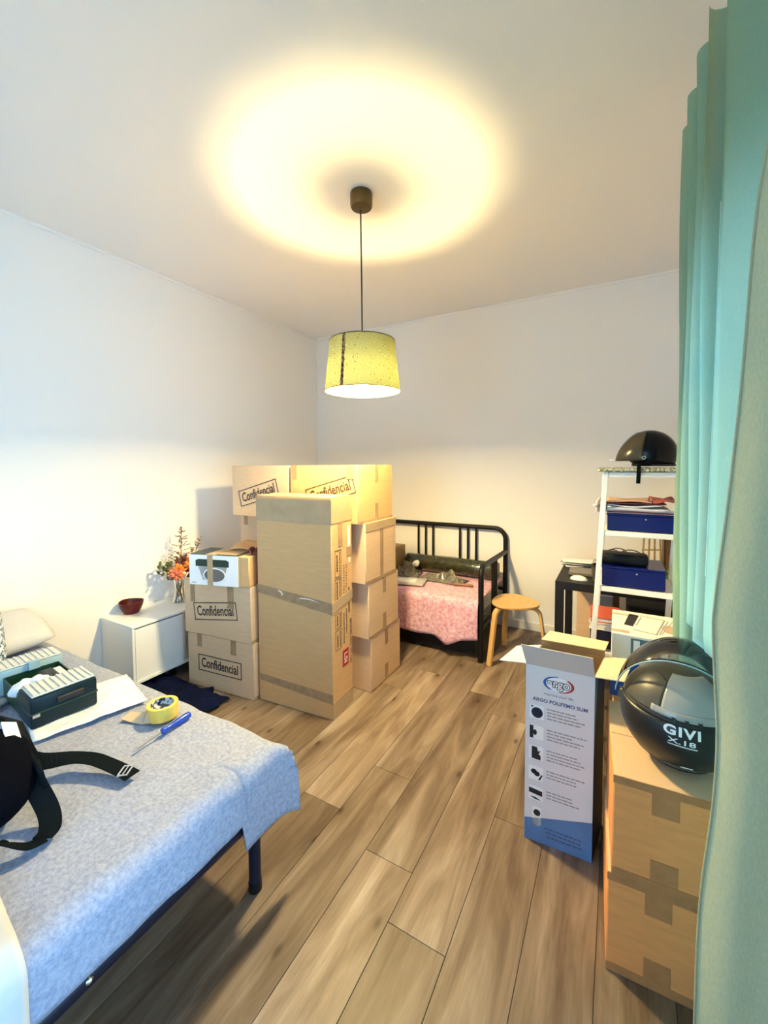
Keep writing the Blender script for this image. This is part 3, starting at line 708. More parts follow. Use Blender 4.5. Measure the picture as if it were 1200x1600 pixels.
# ---------------------------------------------------------------- white shelf unit and what stands on it
SY0, SY1 = 2.45, 2.79; SX0, SX1 = -.067, .312
t = thing('shelf_unit', 'white metal shelf unit leaning slightly, against the desk', 'shelf', (0, 0, 0))
def lean(z): return -.075*(1.46-z)*.62
LV = [1.4585, 1.152, .855, .50]
def rail(x, y):
    b = B(); hw = .013
    for z0, z1 in ((0, 1.46),):
        vs = []
        for z in (z0, z1):
            c = x+lean(z); vs.append([b.b.verts.new((c+a*hw, y+e*hw, z)) for a, e in ((-1, -1), (1, -1), (1, 1), (-1, 1))])
        for k in range(4): b.b.faces.new((vs[0][k], vs[0][(k+1) % 4], vs[1][(k+1) % 4], vs[1][k]))
        b.b.faces.new(vs[0][::-1]); b.b.faces.new(vs[1])
    bmesh.ops.bevel(b.b, geom=list(b.b.edges), offset=.002, segments=1, affect='EDGES')
    return b
for x in (SX0+.013, SX1-.013):
    for y in (SY0+.013, SY1-.013): obj('post', rail(x, y), 'whitemetal', t)
for z in LV:
    l = lean(z)
    b = B().box(SX0+l+.026, SX1+l-.026, SY0+.004, SY0+.022, z-.026, z, .002).box(SX0+l+.026, SX1+l-.026, SY1-.022, SY1-.004, z-.026, z, .002).box(SX0+l+.006, SX0+l+.02, SY0+.02, SY1-.02, z-.026, z, .002).box(SX1+l-.02, SX1+l-.006, SY0+.02, SY1-.02, z-.026, z, .002)
    obj('shelf_frame', b, 'whitemetal', t)
    obj('shelf_board', B().box(SX0+l+.022, SX1+l-.022, SY0+.022, SY1-.022, z-.010, z-.003), 'whitelac', t)
obj('screw', B().cyl((SX0+.013+lean(1.44), SY0-.001, 1.445), (SX0+.013+lean(1.44), SY0+.004, 1.445), .003, n=10), 'steel', t)
# top: mat and open-face helmet
mt = B().grid(16, 12, lambda u, v: Vector((-.092+u*.345, 2.435+v*.34, 1.480+.004*math.sin(u*17)*math.sin(v*9)-.0*u)))
tag(obj('place_mat', mt, 'floralcloth', solid=.018, smooth='all'), 'speckled folded cloth under the open-face helmet on the shelf top', 'cloth')
def half_helmet(u, v):  # u azimuth, v elevation
    a = 2*PI*u; e = -.62+v*(PI/2+.62)
    r = Vector((math.cos(e)*math.cos(a), math.cos(e)*math.sin(a), math.sin(e)))
    z_ = max(r.z*.125, -.062); x_ = r.x*.122*(1+.05*(r.x > 0))
    if z_ < -.005 and x_ < 0: x_ *= 1-.34*min(1, (-z_-.005)/.045)
    return Vector((x_, r.y*.108, z_))
hm = thing('open_face_helmet', 'black open-face helmet with smoked visor on top of the shelf unit', 'helmet', (.142, 2.60, 1.553), rad(4))
obj('shell', B().grid(40, 20, half_helmet, wrap=True), 'helmet_black', hm, smooth='all')
obj('lower_trim', B().lathe([(.092, -.064), (.100, -.060), (.101, -.054), (.094, -.054)], 36, m=Matrix.Translation((.022, 0, 0)) @ Matrix.Diagonal((1.0, .98, 1, 1))), 'helmet_edge', hm, smooth=True)
def jv(u, v):
    a = PI+(u-.5)*2.5; t_ = v
    e = rad(62)-t_*rad(78)
    k = 1.045+.02*t_+.32*t_*t_*math.cos((u-.5)*2.0)**2*.9
    return Vector((math.cos(e)*math.cos(a)*.122*k+.004, math.cos(e)*math.sin(a)*.111*1.03, math.sin(e)*.128*1.02))
m_ = mat('brown_smoke_visor', (.050, .042, .026), .2, spec=.35)
vz = obj('visor', B().grid(28, 14, jv), m_, hm, smooth='all', solid=.002)
for s_ in (-1, 1):
    pv = obj('pivot', B().cyl((-.035, s_*.106, -.020), (-.035, s_*.114, -.020), .013, .010, n=20), 'chrome', hm, smooth=True)
    obj('pivot_cap', B().cyl((-.035, s_*.114, -.020), (-.035, s_*.116, -.020), .006, n=16), 'darkgrey', pv)
obj('visor_clip', B().box(-.182, -.156, -.02, .012, -.036, -.026, .004), 'white', hm)
obj('chin_strap', B().ribbon([(-.058, -.085, -.05), (-.060, -.155, -.055), (-.062, -.172, -.085), (-.063, -.170, -.15)], (1, 0, 0), .018, .004), 'strap', hm)
# second level: blue box, tray, papers, folders
def bluebox(lbl, x0, x1, y0, y1, z0, z1, lid=.03):
    tt = thing('storage_box', lbl, 'box', ((x0+x1)/2, (y0+y1)/2, z0))
    w, d, hh_ = x1-x0, y1-y0, z1-z0
    obj('body', B().box(-w/2+.003, w/2-.003, -d/2+.003, d/2-.003, 0, hh_-.01, .004), 'binblue', tt)
    obj('lid', B().box(-w/2, w/2, -d/2, d/2, hh_-lid, hh_, .003), 'binblue', tt)
    obj('stud', B().sph((w*.06, -d/2-.001, hh_*.72), .005, 10), 'chrome', tt)
    return tt
l = lean(1.152)
bluebox('glossy navy blue box under the paper tray on the second shelf', SX0+l+.036, SX1+l-.030, 2.478, 2.75, 1.1525, 1.243, .012)
tr = thing('paper_tray', 'pale grey letter tray on the upper navy blue box', 'tray', (.09, 2.6, 1.2435))
obj('base', B().box(-.135, .165, -.118, .14, 0, .004, .001), 'paper_lilac', tr); obj('front_edge', B().box(-.135, .165, -.118, -.114, .004, .024), 'paper_lilac', tr); obj('side_edge', B().box(-.135, -.131, -.114, .14, .004, .024), 'paper_lilac', tr)
zz = 1.2482
def sheet(nm, lbl, cat, m, x0, x1, y0, y1, z, th_, wav=.004, rz=0, grp=None):
    cx_, cy_ = (x0+x1)/2, (y0+y1)/2
    b = B().grid(12, 8, lambda u, v: Vector(((u-.5)*(x1-x0), (v-.5)*(y1-y0), th_+wav*(1+math.sin(u*6+v*4+z*90))*.5)))
    return tag(obj(nm, b, m, loc=(cx_, cy_, z), rot=(0, 0, rad(rz)), solid=th_, smooth=True), lbl, cat, grp)
sheet('folder', 'dark plum folder at the bottom of the papers in the tray', 'folder', 'burgundy', -.045, .245, 2.468, 2.73, zz, .006, .002); zz += .009
sheet('paper_stack', 'stack of lilac white papers lowest in the tray', 'papers', 'paper_lilac', -.045, .225, 2.470, 2.72, zz, .014, .004, 1); zz += .019
sheet('paper_stack', 'bent white papers above the lilac stack in the tray', 'papers', 'paper', -.04, .20, 2.475, 2.71, zz, .006, .010, -2); zz += .017
sheet('folder', 'dark red folder between the white papers and the peach folder', 'folder', 'burgundy', -.05, .215, 2.47, 2.70, zz, .005, .003, 0); zz += .009
sheet('folder', 'peach folder near the top of the paper pile on the shelf', 'folder', 'peach', -.05, .155, 2.47, 2.70, zz, .006, .006, -1)
sheet('folder', 'brick red folder curling up at the right end of the paper pile', 'folder', 'salmon', .157, .262, 2.46, 2.72, zz, .006, .016, 2)
b = B().grid(10, 10, lambda u, v: Vector((-.105+.06*u+.01*math.sin(v*9), 2.50+.16*u, 1.235+.075*v+.012*math.sin(u*8+v*5))))
tag(obj('cream_paper', b, 'paper', solid=.003, smooth='all'), 'crumpled cream paper poking out left of the paper tray', 'paper')
# third level: blue box, pouch, cables
l = lean(.855)
bluebox('matt royal blue box under the black pouch on the third shelf', SX0+l+.030, SX1+l-.060, 2.478, 2.75, .8555, .962, .012)
b = B().box(-.115, .115, -.06, .06, 0, .06, .022, seg=3); b.wob(.008, 12, 2)
tag(obj('pouch', b, 'pouch', loc=(.035, 2.56, .963), rot=(0, 0, rad(-4)), smooth='all'), 'soft black pouch lying on the royal blue box', 'pouch')
b = B()
for k in range(5):
    x0 = -.05+k*.032; b.tube([(x0+.03*math.cos(a)*(1+.3*k % 2), 2.66+.02*math.sin(a*2+k), .966+.04*k % .03+.045*max(0, math.sin(a))) for a in [PI*i/10 for i in range(11)]], .0028, 6)
tag(obj('cable_bundle', b, 'cable', smooth='all'), 'loops of thin black cable behind the pouch on the royal blue box', 'cable')
# fourth level: red book and dark box behind the printer box
l = lean(.5)
tt = thing('book', 'orange red book on top of the pile at the bottom of the shelf unit', 'book', (-.045, 2.62, .640), rad(3))
obj('cover', B().box(-.075, .075, -.11, .11, 0, .004).box(-.075, .075, -.11, .11, .022, .026).box(-.075, -.072, -.11, .11, .004, .022), 'orange', tt); obj('pages', B().box(-.071, .072, -.107, .107, .0042, .0218), 'paper', tt)
tt = thing('book', 'cream book under the orange red book at the bottom of the shelf unit', 'book', (-.045, 2.61, .601), rad(-2))
obj('cover', B().box(-.072, .072, -.11, .11, 0, .003).box(-.072, .072, -.11, .11, .034, .037), 'white_card', tt); obj('pages', B().box(-.069, .07, -.107, .107, .0032, .0338), 'paper', tt)
tt = thing('small_box', 'dark navy box under the cream book at the bottom of the shelf unit', 'box', (-.043, 2.61, .5005), 0)
obj('body', B().box(-.072, .072, -.105, .105, 0, .085, .003), 'argo_navy', tt); obj('lid', B().box(-.073, .073, -.106, .106, .0851, .0995, .002), 'argo_navy', tt)

# ---------------------------------------------------------------- desk and what is on and under it
DX0, DX1, DY0, DY1, DZ = -.338, .44, 2.845, 3.52, .75
t = thing('desk', 'black desk with square legs behind the shelf unit', 'desk', (0, 0, 0))
obj('desk_top', B().box(DX0, DX1, DY0, DY1, DZ-.05, DZ, .002), 'blackwood', t)
for x in (DX0, DX1-.05):
    for y in (DY0, DY1-.05): obj('leg', B().box(x, x+.05, y, y+.05, 0, DZ-.0502, .002), 'blackwood', t)
def papers_on(lbl, loc, w, d, n, m, rz):
    tt = thing('papers', lbl, 'papers', loc, rad(rz))
    for k in range(n):
        r_ = random.uniform(-14, 14)
        obj('sheet', B().grid(8, 6, lambda u, v: Vector(((u-.5)*w, (v-.5)*d, .004+.006*(u-.3)**2+k*.007))), m if k % 2 == 0 else 'darkgrey', tt, rot=(0, 0, rad(r_)), solid=.002, smooth=True)
    return tt
papers_on('loose white papers at the rear left corner of the black desk', (-.235, 3.385, DZ+.001), .23, .17, 5, 'paper', 8)
tt = thing('laptop', 'closed brown grey laptop on the black desk behind the mouse', 'laptop', (-.17, 3.14, DZ), rad(2))
obj('base', B().box(-.11, .11, -.09, .09, 0, .010, .003), 'laptop', tt); obj('lid', B().box(-.11, .11, -.09, .09, .0105, .018, .003), 'laptop', tt)
ms = thing('mouse', 'white computer mouse at the front of the black desk', 'mouse', (-.205, 2.94, DZ), rad(80))
obj('body', B().sph((0, 0, 0), 1, 18, (.031, .055, .030)), 'mouse', ms, smooth='all')
for v in ms.children[0].data.vertices:
    if v.co.z < 0: v.co.z = 0
obj('wheel', B().cyl((-.003, .03, .024), (.003, .03, .024), .006, n=12), 'grey', ms)
bk = thing('mesh_basket', 'round dark mesh basket on the desk left of the shelf post', 'basket', (-.075, 2.98, DZ))
obj('wall', B().lathe([(.055, 0), (.062, .10), (.060, .10), (.053, .004), (0, .004)], 24), 'darkgrey', bk, smooth=True)
obj('rim', B().lathe([(.064, .097), (.064, .104), (.058, .104), (.058, .097), (.064, .097)], 24), 'black', bk, smooth=True)
obj('wire_loop', B().tube([(.055*math.cos(a), .03*math.sin(a*3), .10+.045*math.sin(a)) for a in [PI*i/14 for i in range(15)]], .0022, 6), 'tan', bk)
wb = thing('wicker_stand', 'tall tan wicker stand on the desk seen through the shelf unit', 'stand', (.21, 3.28, DZ))
for k in range(4):
    x = (-.055, -.018, .018, .055)[k]; obj('upright', B().cyl((x, 0, 0), (x*.8, 0, .30), .0055, n=8), 'tan', wb)
for z in (.06, .17, .28): obj('crossbar', B().cyl((-.058, 0, z), (.058, 0, z+.01), .0045, n=8), 'tan', wb)
bb = thing('brown_box', 'dark brown wooden box standing on the desk behind the wicker stand', 'box', (.355, 3.38, DZ))
obj('body', B().box(-.075, .06, -.08, .08, 0, .24, .003), 'brownbox', bb); obj('lid', B().box(-.077, .062, -.082, .082, .2401, .26, .003), 'brownbox', bb)
hp = B()
for k in range(14): hp.sph((random.uniform(-.035, .035), random.uniform(-.03, .03), random.uniform(.012, .06)), random.uniform(.008, .014), 8)
tag(obj('trinkets', hp, 'green', loc=(.30, 3.2, DZ)), 'small heap of green trinkets on the desk seen through the shelf unit', 'trinkets')
gp = thing('upright_board', 'upright grey board on the desk at the curtain', 'board', (.385, 3.08, DZ))  # plain upright grey board
obj('panel', B().box(-.012, .0, -.14, .14, 0, .30, .002), 'grey', gp); obj('foot', B().box(-.03, .025, -.12, .12, 0, .008), 'grey', gp)
# under the desk
up = thing('flat_carton', 'beige cardboard carton standing under the desk', 'box', (-.10, 3.43, 0))
obj('body', B().box(-.15, .13, -.03, .0, 0, .66, .003), 'card2', up); obj('flap', B().box(-.15, .13, -.031, -.002, .6605, .672, .002), 'white_card', up)
tag(obj('maroon_bag', B().sph((0, 0, .10), .09, 16, (.55, .7, 1.1)).wob(.012, 14, 1), 'burgundy', loc=(-.155, 3.28, .001), smooth='all'), 'round dark maroon bag on the floor under the desk', 'bag')
pc = thing('computer_tower', 'dark grey computer case under the desk behind the printer box', 'computer', (.20, 3.15, 0))
obj('case', B().box(-.13, .15, -.11, .2, .012, .60, .004), 'darkgrey', pc); obj('front_panel', B().box(-.12, .14, -.118, -.11, .02, .59, .003), 'black', pc)
for x in (-.1, .12): obj('foot', B().box(x-.015, x+.015, -.08, .18, 0, .012), 'black', pc)
wpb = thing('white_box', 'pale box under the desk above the orange red book', 'box', (-.03, 3.30, 0))
obj('body', B().box(-.08, .02, -.06, .06, 0, .58, .003), 'grey', wpb); obj('lid', B().box(-.082, .022, -.062, .062, .5801, .66, .003), 'white_card', wpb)

# ---------------------------------------------------------------- full-face helmet
HC = Vector((.176, 1.505, .748)); RX, RY, RZ = .152, .150, .146
fh = thing('full_face_helmet', 'charcoal grey full-face helmet with raised smoke visor on the upper brown carton by the curtain', 'helmet', (HC.x, HC.y, .6045), rad(-8))
ZB = .6045; ZO = HC.z-ZB
def shell_r(e, a, k=1.0):
    r = Vector((math.cos(e)*math.cos(a)*RX*k, math.cos(e)*math.sin(a)*RY*k, math.sin(e)*RZ*k))
    if r.z < 0: r.x *= 1+.05*(r.z/RZ)**2; r.y *= 1+.02*(r.z/RZ)**2
    r.z = max(r.z, -ZO+.006); return r+Vector((0, 0, ZO))
obj('shell', B().grid(56, 28, lambda u, v: shell_r(-1.35+v*(PI/2+1.35), 2*PI*u), wrap=True), 'helmet', fh, smooth='all')
A0 = -PI/2
def band(e0, e1, a0, a1, k, e0r=None, e1r=None):
    return lambda u, v: shell_r((e0+(e1-e0)*v)+((e0r or 0)*(1-v)+(e1r or 0)*v)*(2*u-1)**2, a0+(a1-a0)*u, k)
obj('face_panel', B().grid(30, 16, band(rad(24), rad(68), A0-.28, A0+1.15, 1.018)), 'helmet_mid', fh, smooth='all', solid=.004)
obj('side_panel', B().grid(20, 16, band(rad(18), rad(62), A0-1.15, A0-.30, 1.014, 0, -.14)), 'helmet', fh, smooth='all', solid=.003)
cb = obj('chin_bar', B().grid(40, 14, band(rad(-46), rad(13), A0-1.35, A0+1.35, 1.022, .05, .04)), mat('black_chin_bar', (.014, .0145, .015), .36), fh, smooth='all', solid=.004)
obj('lower_lip', B().grid(40, 8, band(rad(-60), rad(-47), A0-1.2, A0+1.2, 1.03, .05, .05)), 'helmet', fh, smooth='all', solid=.004)
obj('bottom_trim', B().tube([shell_r(-1.0, 2*PI*i/48, 1.0)+Vector((0, 0, -.002)) for i in range(49)], .006, 8), 'helmet_edge', fh, smooth='all')
obj('vent_slit', B().grid(40, 4, band(rad(13), rad(17.5), A0-.75, A0+1.1, 1.024, .04, .02)), 'helmet_edge', fh, smooth='all', solid=.003)
obj('vent_lip', B().grid(30, 4, band(rad(18), rad(25), A0-.45, A0+1.1, 1.030, .02, .02)), 'helmet_mid', fh, smooth='all', solid=.003)
for k in range(3):
    a = A0-.05+k*.2
    obj('vent_fin', (lambda b: (b.b.faces.new([b.b.verts.new(shell_r(e, a+da, 1.045)) for e, da in ((rad(20), -.04), (rad(20), .03), (rad(11), .035))]), b)[1])(B()), 'helmet_edge', fh, solid=.002)
def on_shell(mesh, a, e, k, sx=1):
    b = B(); b.b.from_mesh(mesh)
    for v in b.b.verts:
        aa_ = a+v.co.x*sx/(RX*math.cos(e)); ee = e+v.co.y/RZ; v.co = shell_r(ee, aa_, k)
    return b
tm = text_mesh('GIVI', .034, .0012, 'CENTER', 1.2, sp=1.16)
obj('logo', on_shell(tm, A0+.08, rad(7), 1.034), 'white', fh, recalc=False)
obj('model_name', on_shell(text_mesh('X.18', .019, .0003, 'CENTER', 1.7), A0+.08, rad(-3), 1.034), 'white', fh, recalc=False)
b = B().box(-.033, .033, -.002, .002, 0, .0001); me_ = bpy.data.meshes.new('x'); b.sub(3); b.b.to_mesh(me_)
obj('underline', on_shell(me_, A0+.09, rad(-7.5), 1.034), 'white', fh, recalc=False)
b = B().box(-.014, .014, -.004, .004, 0, .0001); me_ = bpy.data.meshes.new('x'); b.b.to_mesh(me_)
obj('badge', on_shell(me_, A0+.2, rad(-40), 1.034), 'white', fh, recalc=False)
def vis(u, v):
    a = A0+(u-.5)*2.9; e = rad(-4)+rad(50)*v*(1-.35*(2*u-1)**2); th = rad(58); k = 1.11
    p = Vector((math.cos(e)*math.cos(a)*RX*k, math.cos(e)*math.sin(a)*RX*k, math.sin(e)*RX*k))
    return Vector((p.x, (p.y*math.cos(th)+p.z*math.sin(th))*RY/RX, (-p.y*math.sin(th)+p.z*math.cos(th)) + ZO + .012 + .040*math.sin(PI*u)))
vo = obj('raised_visor', B().grid(40, 16, vis), 'visor', fh, smooth='all', solid=.0015)
obj('visor_edge', B().tube([vis(i/40, 0) for i in range(41)], .0022, 6), 'bluegrey', vo, smooth='all')
for s_ in (-1, 1):
    obj('pivot', B().cyl(shell_r(rad(6), A0+s_*1.5, 1.0), shell_r(rad(6), A0+s_*1.5, 1.07), .020, .014, n=18), 'helmet', fh, smooth=True)

# ---------------------------------------------------------------- big bed
BX1, BY1, BY0 = -1.074, 1.055, -.40
t = thing('bed', 'double bed with dark blue tubular frame in the left foreground', 'bed', (0, 0, 0))
rr = .031; zr = .305; cr = .10
path = [(XL+.03, BY0, zr), (BX1-cr, BY0, zr)]
path += [(BX1-cr+cr*math.sin(a), BY0+cr-cr*math.cos(a), zr) for a in [PI/2*i/8 for i in range(1, 9)]]
path += [(BX1, BY1-cr, zr)] + [(BX1-cr+cr*math.cos(a), BY1-cr+cr*math.sin(a), zr) for a in [PI/2*i/8 for i in range(1, 9)]] + [(XL+.03, BY1, zr)]
obj('frame_rail', B().tube(path, rr, 14), 'navyframe', t, smooth=True)
for x in (BX1-.02, -2.85):
    for y in (BY0+.05, BY1-.06):
        lg_ = obj('leg', B().cyl((x, y, .006), (x, y, zr), .021, n=18), 'navyframe', t, smooth=True)
        obj('foot_cap', B().cyl((x, y, 0), (x, y, .03), .0235, n=18), 'black', lg_, smooth=True)
obj('rail_screw', B().sph((BX1+rr-.004, .45, zr+.006), .010, 10), 'chrome', t)
obj('rail_screw', B().sph((BX1-.0+rr-.004, .95, zr+.006), .007, 10), 'chrome', t)
obj('mattress', B().box(XL+.04, BX1+.0, BY0, BY1-.005, .325, .495, .04, seg=3), 'mattress', t, smooth=True)
# bedspread: closed height field over the mattress with drops on the foot and on the far side
def spread(u, v):
    # u along x (head -> foot), v along y (near -> far); outer bands fold down
    U = u*2.40; V = v*1.90-.08
    W = 1.95; 
    x = XL+.05+min(U, W); z = .507; y = BY0-.01
    drop = 0
    wv = .008*noise.noise(Vector((U*6, V*6, 0)))+.004*noise.noise(Vector((U*16, V*16, 3)))
    if U > W:
        dd_ = U-W; r = .05
        if dd_ < r*PI/2: a = dd_/r; x = XL+.05+W+r*math.sin(a); drop = r*(1-math.cos(a))
        else: x = XL+.05+W+r+.012*(dd_-r*PI/2)*8*noise.noise(Vector((V*4, 2, 0))); drop = r+dd_-r*PI/2
    D = 1.455
    if V > D:
        e_ = V-D; r = .05
        if e_ < r*PI/2: a = e_/r; y = BY0-.01+D+r*math.sin(a); dr = r*(1-math.cos(a))
        else: y = BY0-.01+D+r+.02*math.sin(U*9)*min(1, (e_-r)*5); dr = r+e_-r*PI/2
        if U > W:
            k = min(U-W, e_); x += .03*k/.2; y += .06*k/.2
            drop = max(drop, dr)+.25*min(drop, dr)
        else: drop = dr
    else: y = BY0-.01+V
    return Vector((x, y, max(z-drop+wv, .03)))
def trim(u, v):
    # foot drop short (to the rail), far side longer at the corner
    V = v*1.90-.08
    umax = (1.95+.195+(.10 if V > 1.50 else 0)*1)/2.40
    return spread(u*umax, v*(1.66/1.9+.0))
bs = obj('bedspread', B().grid(110, 90, trim), 'spread', smooth='all', solid=.004)
tag(bs, 'pale blue grey cotton bedspread over the large bed', 'bedspread')
def pillow_b(w, d, t_, n=22):
    b = B()
    def top(s_):
        def f(u, v):
            a, c = 2*u-1, 2*v-1; k = (max(0, (1-a**4)*(1-c**4)))**.45
            return Vector((a*w/2*(1-.06*c*c), c*d/2*(1-.06*a*a), s_*t_/2*k))
        return f
    b.grid(n, n, top(1)).grid(n, n, top(-1)); bmesh.ops.remove_doubles(b.b, verts=b.b.verts, dist=.0005); return b
tag(obj('pillow', pillow_b(.40, .64, .11).wob(.008, 7, 3), 'pillow', loc=(-2.865, .765, .612), rot=(0, rad(14), 0), smooth='all'), 'cream pillow leaning on the left wall at the head of the bed', 'pillow')
tag(obj('cushion', pillow_b(.45, .45, .13), 'cushion', loc=(-2.62, .600, .735), rot=(0, rad(72), rad(2)), smooth='all'), 'blue and white patterned cushion at the left edge of the bed', 'cushion')

# white cloth lying over the foot end of the bed (its edge shows at the bottom left corner)
def wcloth(u, v):
    L = u*.62; x = -1.38+L; z = .531; e_ = x-(-1.070)
    y0 = .375-.045*max(0, min(1, (x+1.40)/.35))                # the edge that shows
    if e_ > 0:
        if e_ < .09: x = -1.070+.057*math.sin(e_/.09*PI/2); z -= .057*(1-math.cos(e_/.09*PI/2))
        else: x = -1.013+.004*math.sin(v*20); z -= .057+(e_-.09)
    return Vector((x, y0-v*.42, z+.006*noise.noise(Vector((u*9, v*7, 4)))))
tag(obj('white_cloth', B().grid(60, 30, wcloth), 'skirtwhite', smooth='all', solid=.003), 'white cloth over the foot end of the bed, its edge at the bottom left corner', 'cloth')
# plastic sheet, toolbox, tape, screwdriver, bag on the bed
b = B().grid(26, 18, lambda u, v: Vector((-.16+u*.31, -.19+v*.37, .003+.007*(1+noise.noise(Vector((u*7, v*6, 1))))+.0*u)))
tag(obj('plastic_sheet', b, 'plastic_white', loc=(-1.89, .85, .512), rot=(0, 0, rad(-15)), smooth='all', solid=.002), 'white plastic sheet spread on the bed under the toolbox', 'sheet')
tbx = thing('toolbox', 'open dark teal toolbox with two pale ribbed organiser lids', 'toolbox', (-1.985, .775, .524), rad(84)); tbx.scale = (.69, .95, 1.1)
# local: x along the long side (right = towards far), y to the head of the bed
obj('tray', B().box(-.15, .13, .02, .27, 0, .012).box(-.15, -.145, .02, .27, .012, .075).box(.125, .13, .02, .27, .012, .075).box(-.145, .125, .265, .27, .012, .075), 'darkgreen', tbx)
fb = obj('front_case', B().box(-.16, .155, -.135, .02, 0, .105, .010, seg=2), 'tool', tbx, smooth=True)
obj('front_seam', B().box(-.161, .156, -.137, -.02, .050, .056), 'darkgreen', fb)
obj('handle', B().box(-.045, .085, -.146, -.134, .066, .086, .004), 'argo_dark', fb)
obj('latch', B().box(-.152, -.118, -.141, -.134, .040, .052, .002), 'chrome', fb)
lid = obj('organiser_lid', B().box(-.148, .148, -.125, .012, .1052, .111, .002), 'toollid', tbx)
for k in range(10): obj('rib', B().box(-.140+k*.030, -.128+k*.030, -.122, .010, .1111, .1150, .001), 'toollid', lid)
bk_ = obj('rear_case', B().box(-.17, .155, .27, .40, .005, .10, .008, seg=2), 'bluegrey', tbx, smooth=True)
lid = obj('organiser_lid', B().box(-.165, .148, .272, .395, .1002, .106, .002), 'toollid', tbx)
for k in range(10): obj('rib', B().box(-.155+k*.030, -.143+k*.030, .275, .392, .1061, .1095, .001), 'toollid', lid)
obj('clasp', B().box(-.03, .03, .255, .272, .075, .112, .003), 'bluegrey', tbx)
obj('black_part', B().box(-.01, .07, .05, .20, .02, .085, .012, seg=2), 'argo_dark', tbx, smooth=True)
obj('paper_pack', B().box(.075, .118, .05, .22, .015, .07, .003), 'paper', tbx)
tag(obj('plastic_bag', B().sph((0, 0, 0), .046, 20, (1.0, 1.1, .62)).sph((.042, .03, .010), .036, 18, (1, 1, .8)).wob(.014, 34, 5), 'plastic_white', loc=(-2.09, .715, .600), rot=(0, 0, .4), smooth='all'), 'crumpled white plastic bag lying in the open toolbox', 'bag')
b = B().cyl((0, 0, 0), (0, .10, 0), .017, .014, n=14).cyl((0, .10, 0), (0, .19, 0), .004, n=8)
tag(obj('hand_tool', b, 'green', loc=(-2.262, .602, .548), rot=(0, 0, rad(150)), smooth=True), 'green handled tool at the left end of the toolbox', 'tool')
b = B().grid(14, 12, lambda u, v: Vector((u*.20, v*.16, .012+.03*abs(noise.noise(Vector((u*4, v*4, 9)))))))
tag(obj('grey_rag', b, 'rag', loc=(-2.26, .46, .511), rot=(0, 0, rad(40)), smooth='all', solid=.003), 'crumpled grey rag at the left frame edge before the toolbox', 'rag')
# tape roll
tp = thing('tape_roll', 'roll of yellow packing tape on the bedspread', 'tape', (-1.545, .955, .519))
obj('tape_band', B().lathe([(.056, 0), (.056, .050), (.042, .050), (.042, 0), (.056, 0)], 44), 'yellow', tp, smooth=True)
m_, nt_, bb_ = new_mat('printed_core'); fc_, _ = tex(nt_, 42, 2, .5, (1, 1, 1)); nt_.links.new(ramp(nt_, fc_, [(.48, (.015, .03, .06)), (.55, (.75, .78, .8))]), bb_.inputs['Base Color'])
obj('core', B().lathe([(.0418, .001), (.0418, .050), (.038, .050), (.038, .001), (.0418, .001)], 40), m_, tp, smooth=True)
obj('core_inner', B().lathe([(.0378, .001), (.0378, .028), (0, .028)], 40), m_, tp)
obj('loose_end', B().ribbon([(.0, -.056, .022), (-.03, -.058, .012), (-.07, -.066, .006), (-.12, -.075, .006)], [(0, 0, 1), (0, .5, .8), (0, 1, .3), (0, 1, .1)], .045, .001), mat('amber_tape', (.60, .46, .30), .4), tp)
sd = thing('screwdriver', 'blue handled screwdriver lying beside the yellow tape roll', 'screwdriver', (-1.447, .945, .524), rad(-86.5))
hp = [(-.062, .006), (-.060, .011), (-.045, .0135), (-.01, .0125), (.02, .0095), (.035, .0085), (.045, .0115), (.052, .0125), (.058, .010), (.060, .004)]
obj('handle', B().lathe([(r, z_) for z_, r in hp], 12, m=Matrix.Rotation(PI/2, 4, 'Y'), close=True), 'blueplastic', sd, smooth=True)
obj('shaft', B().cyl((.058, 0, 0), (.150, 0, -.006), .003, n=10), 'steel', sd); obj('tip', B().box(.148, .162, -.004, .004, -.0075, -.0055), 'steel', sd)
# shoulder bag with straps
bg_ = thing('backpack', 'black backpack with loose straps lying at the left edge of the bed', 'backpack', (-1.56, .40, .520))
b = B().sph((0, 0, 0), 1, 28, (.21, .17, .128))
for v in b.b.verts: v.co.z = max(v.co.z, -.095)
b.wob(.016, 6, 4)
obj('body', b, 'bag', bg_, loc=(.015, -.03, .108), smooth='all')
obj('white_patch', B().grid(6, 6, lambda u, v: Vector((-.03+.10*u, .085+.035*v-.02*u, .220-.02*v-.02*u))), 'white', bg_, solid=.003)
obj('top_flap', B().grid(14, 8, lambda u, v: Vector((-.12+.30*u, .105+.06*v-.05*u*v, .205-.055*v-.07*u*u))), 'strap', bg_, solid=.012, smooth='all')
st = obj('strap', B().strap([(.02, .10, .13), (.0, .16, .06), (.03, .235, .035), (.08, .27, .028), (.13, .287, .020), (.19, .30, .012), (.25, .305, .010)], [(-.2, .9, .4), (-.3, .9, .3), (-.35, .9, .1), (-.3, .95, .05), (-.25, .95, 0), (-.25, .95, 0), (-.25, .95, 0)], .048, .003), 'strap', bg_)
obj('buckle', B().box(-.016, .016, -.024, -.018, 0, .006, .001).box(-.016, .016, .018, .024, 0, .006, .001).box(-.016, -.010, -.018, .018, 0, .006).box(.010, .016, -.018, .018, 0, .006).box(-.002, .002, -.018, .018, 0, .006), 'chrome', st, loc=(.215, .304, .010), rot=(0, 0, rad(35)))
obj('strap', B().strap([(.055, .075, .185), (.095, .085, .15), (.145, .10, .075), (.20, .105, .025), (.245, .09, .008), (.265, .065, .008)], [(.5, .8, 0), (.3, .9, .1), (.3, .9, .2), (.2, 1, 0), (.35, .9, 0), (.7, .7, 0)], .050, .003), 'strap', bg_, smooth=True)
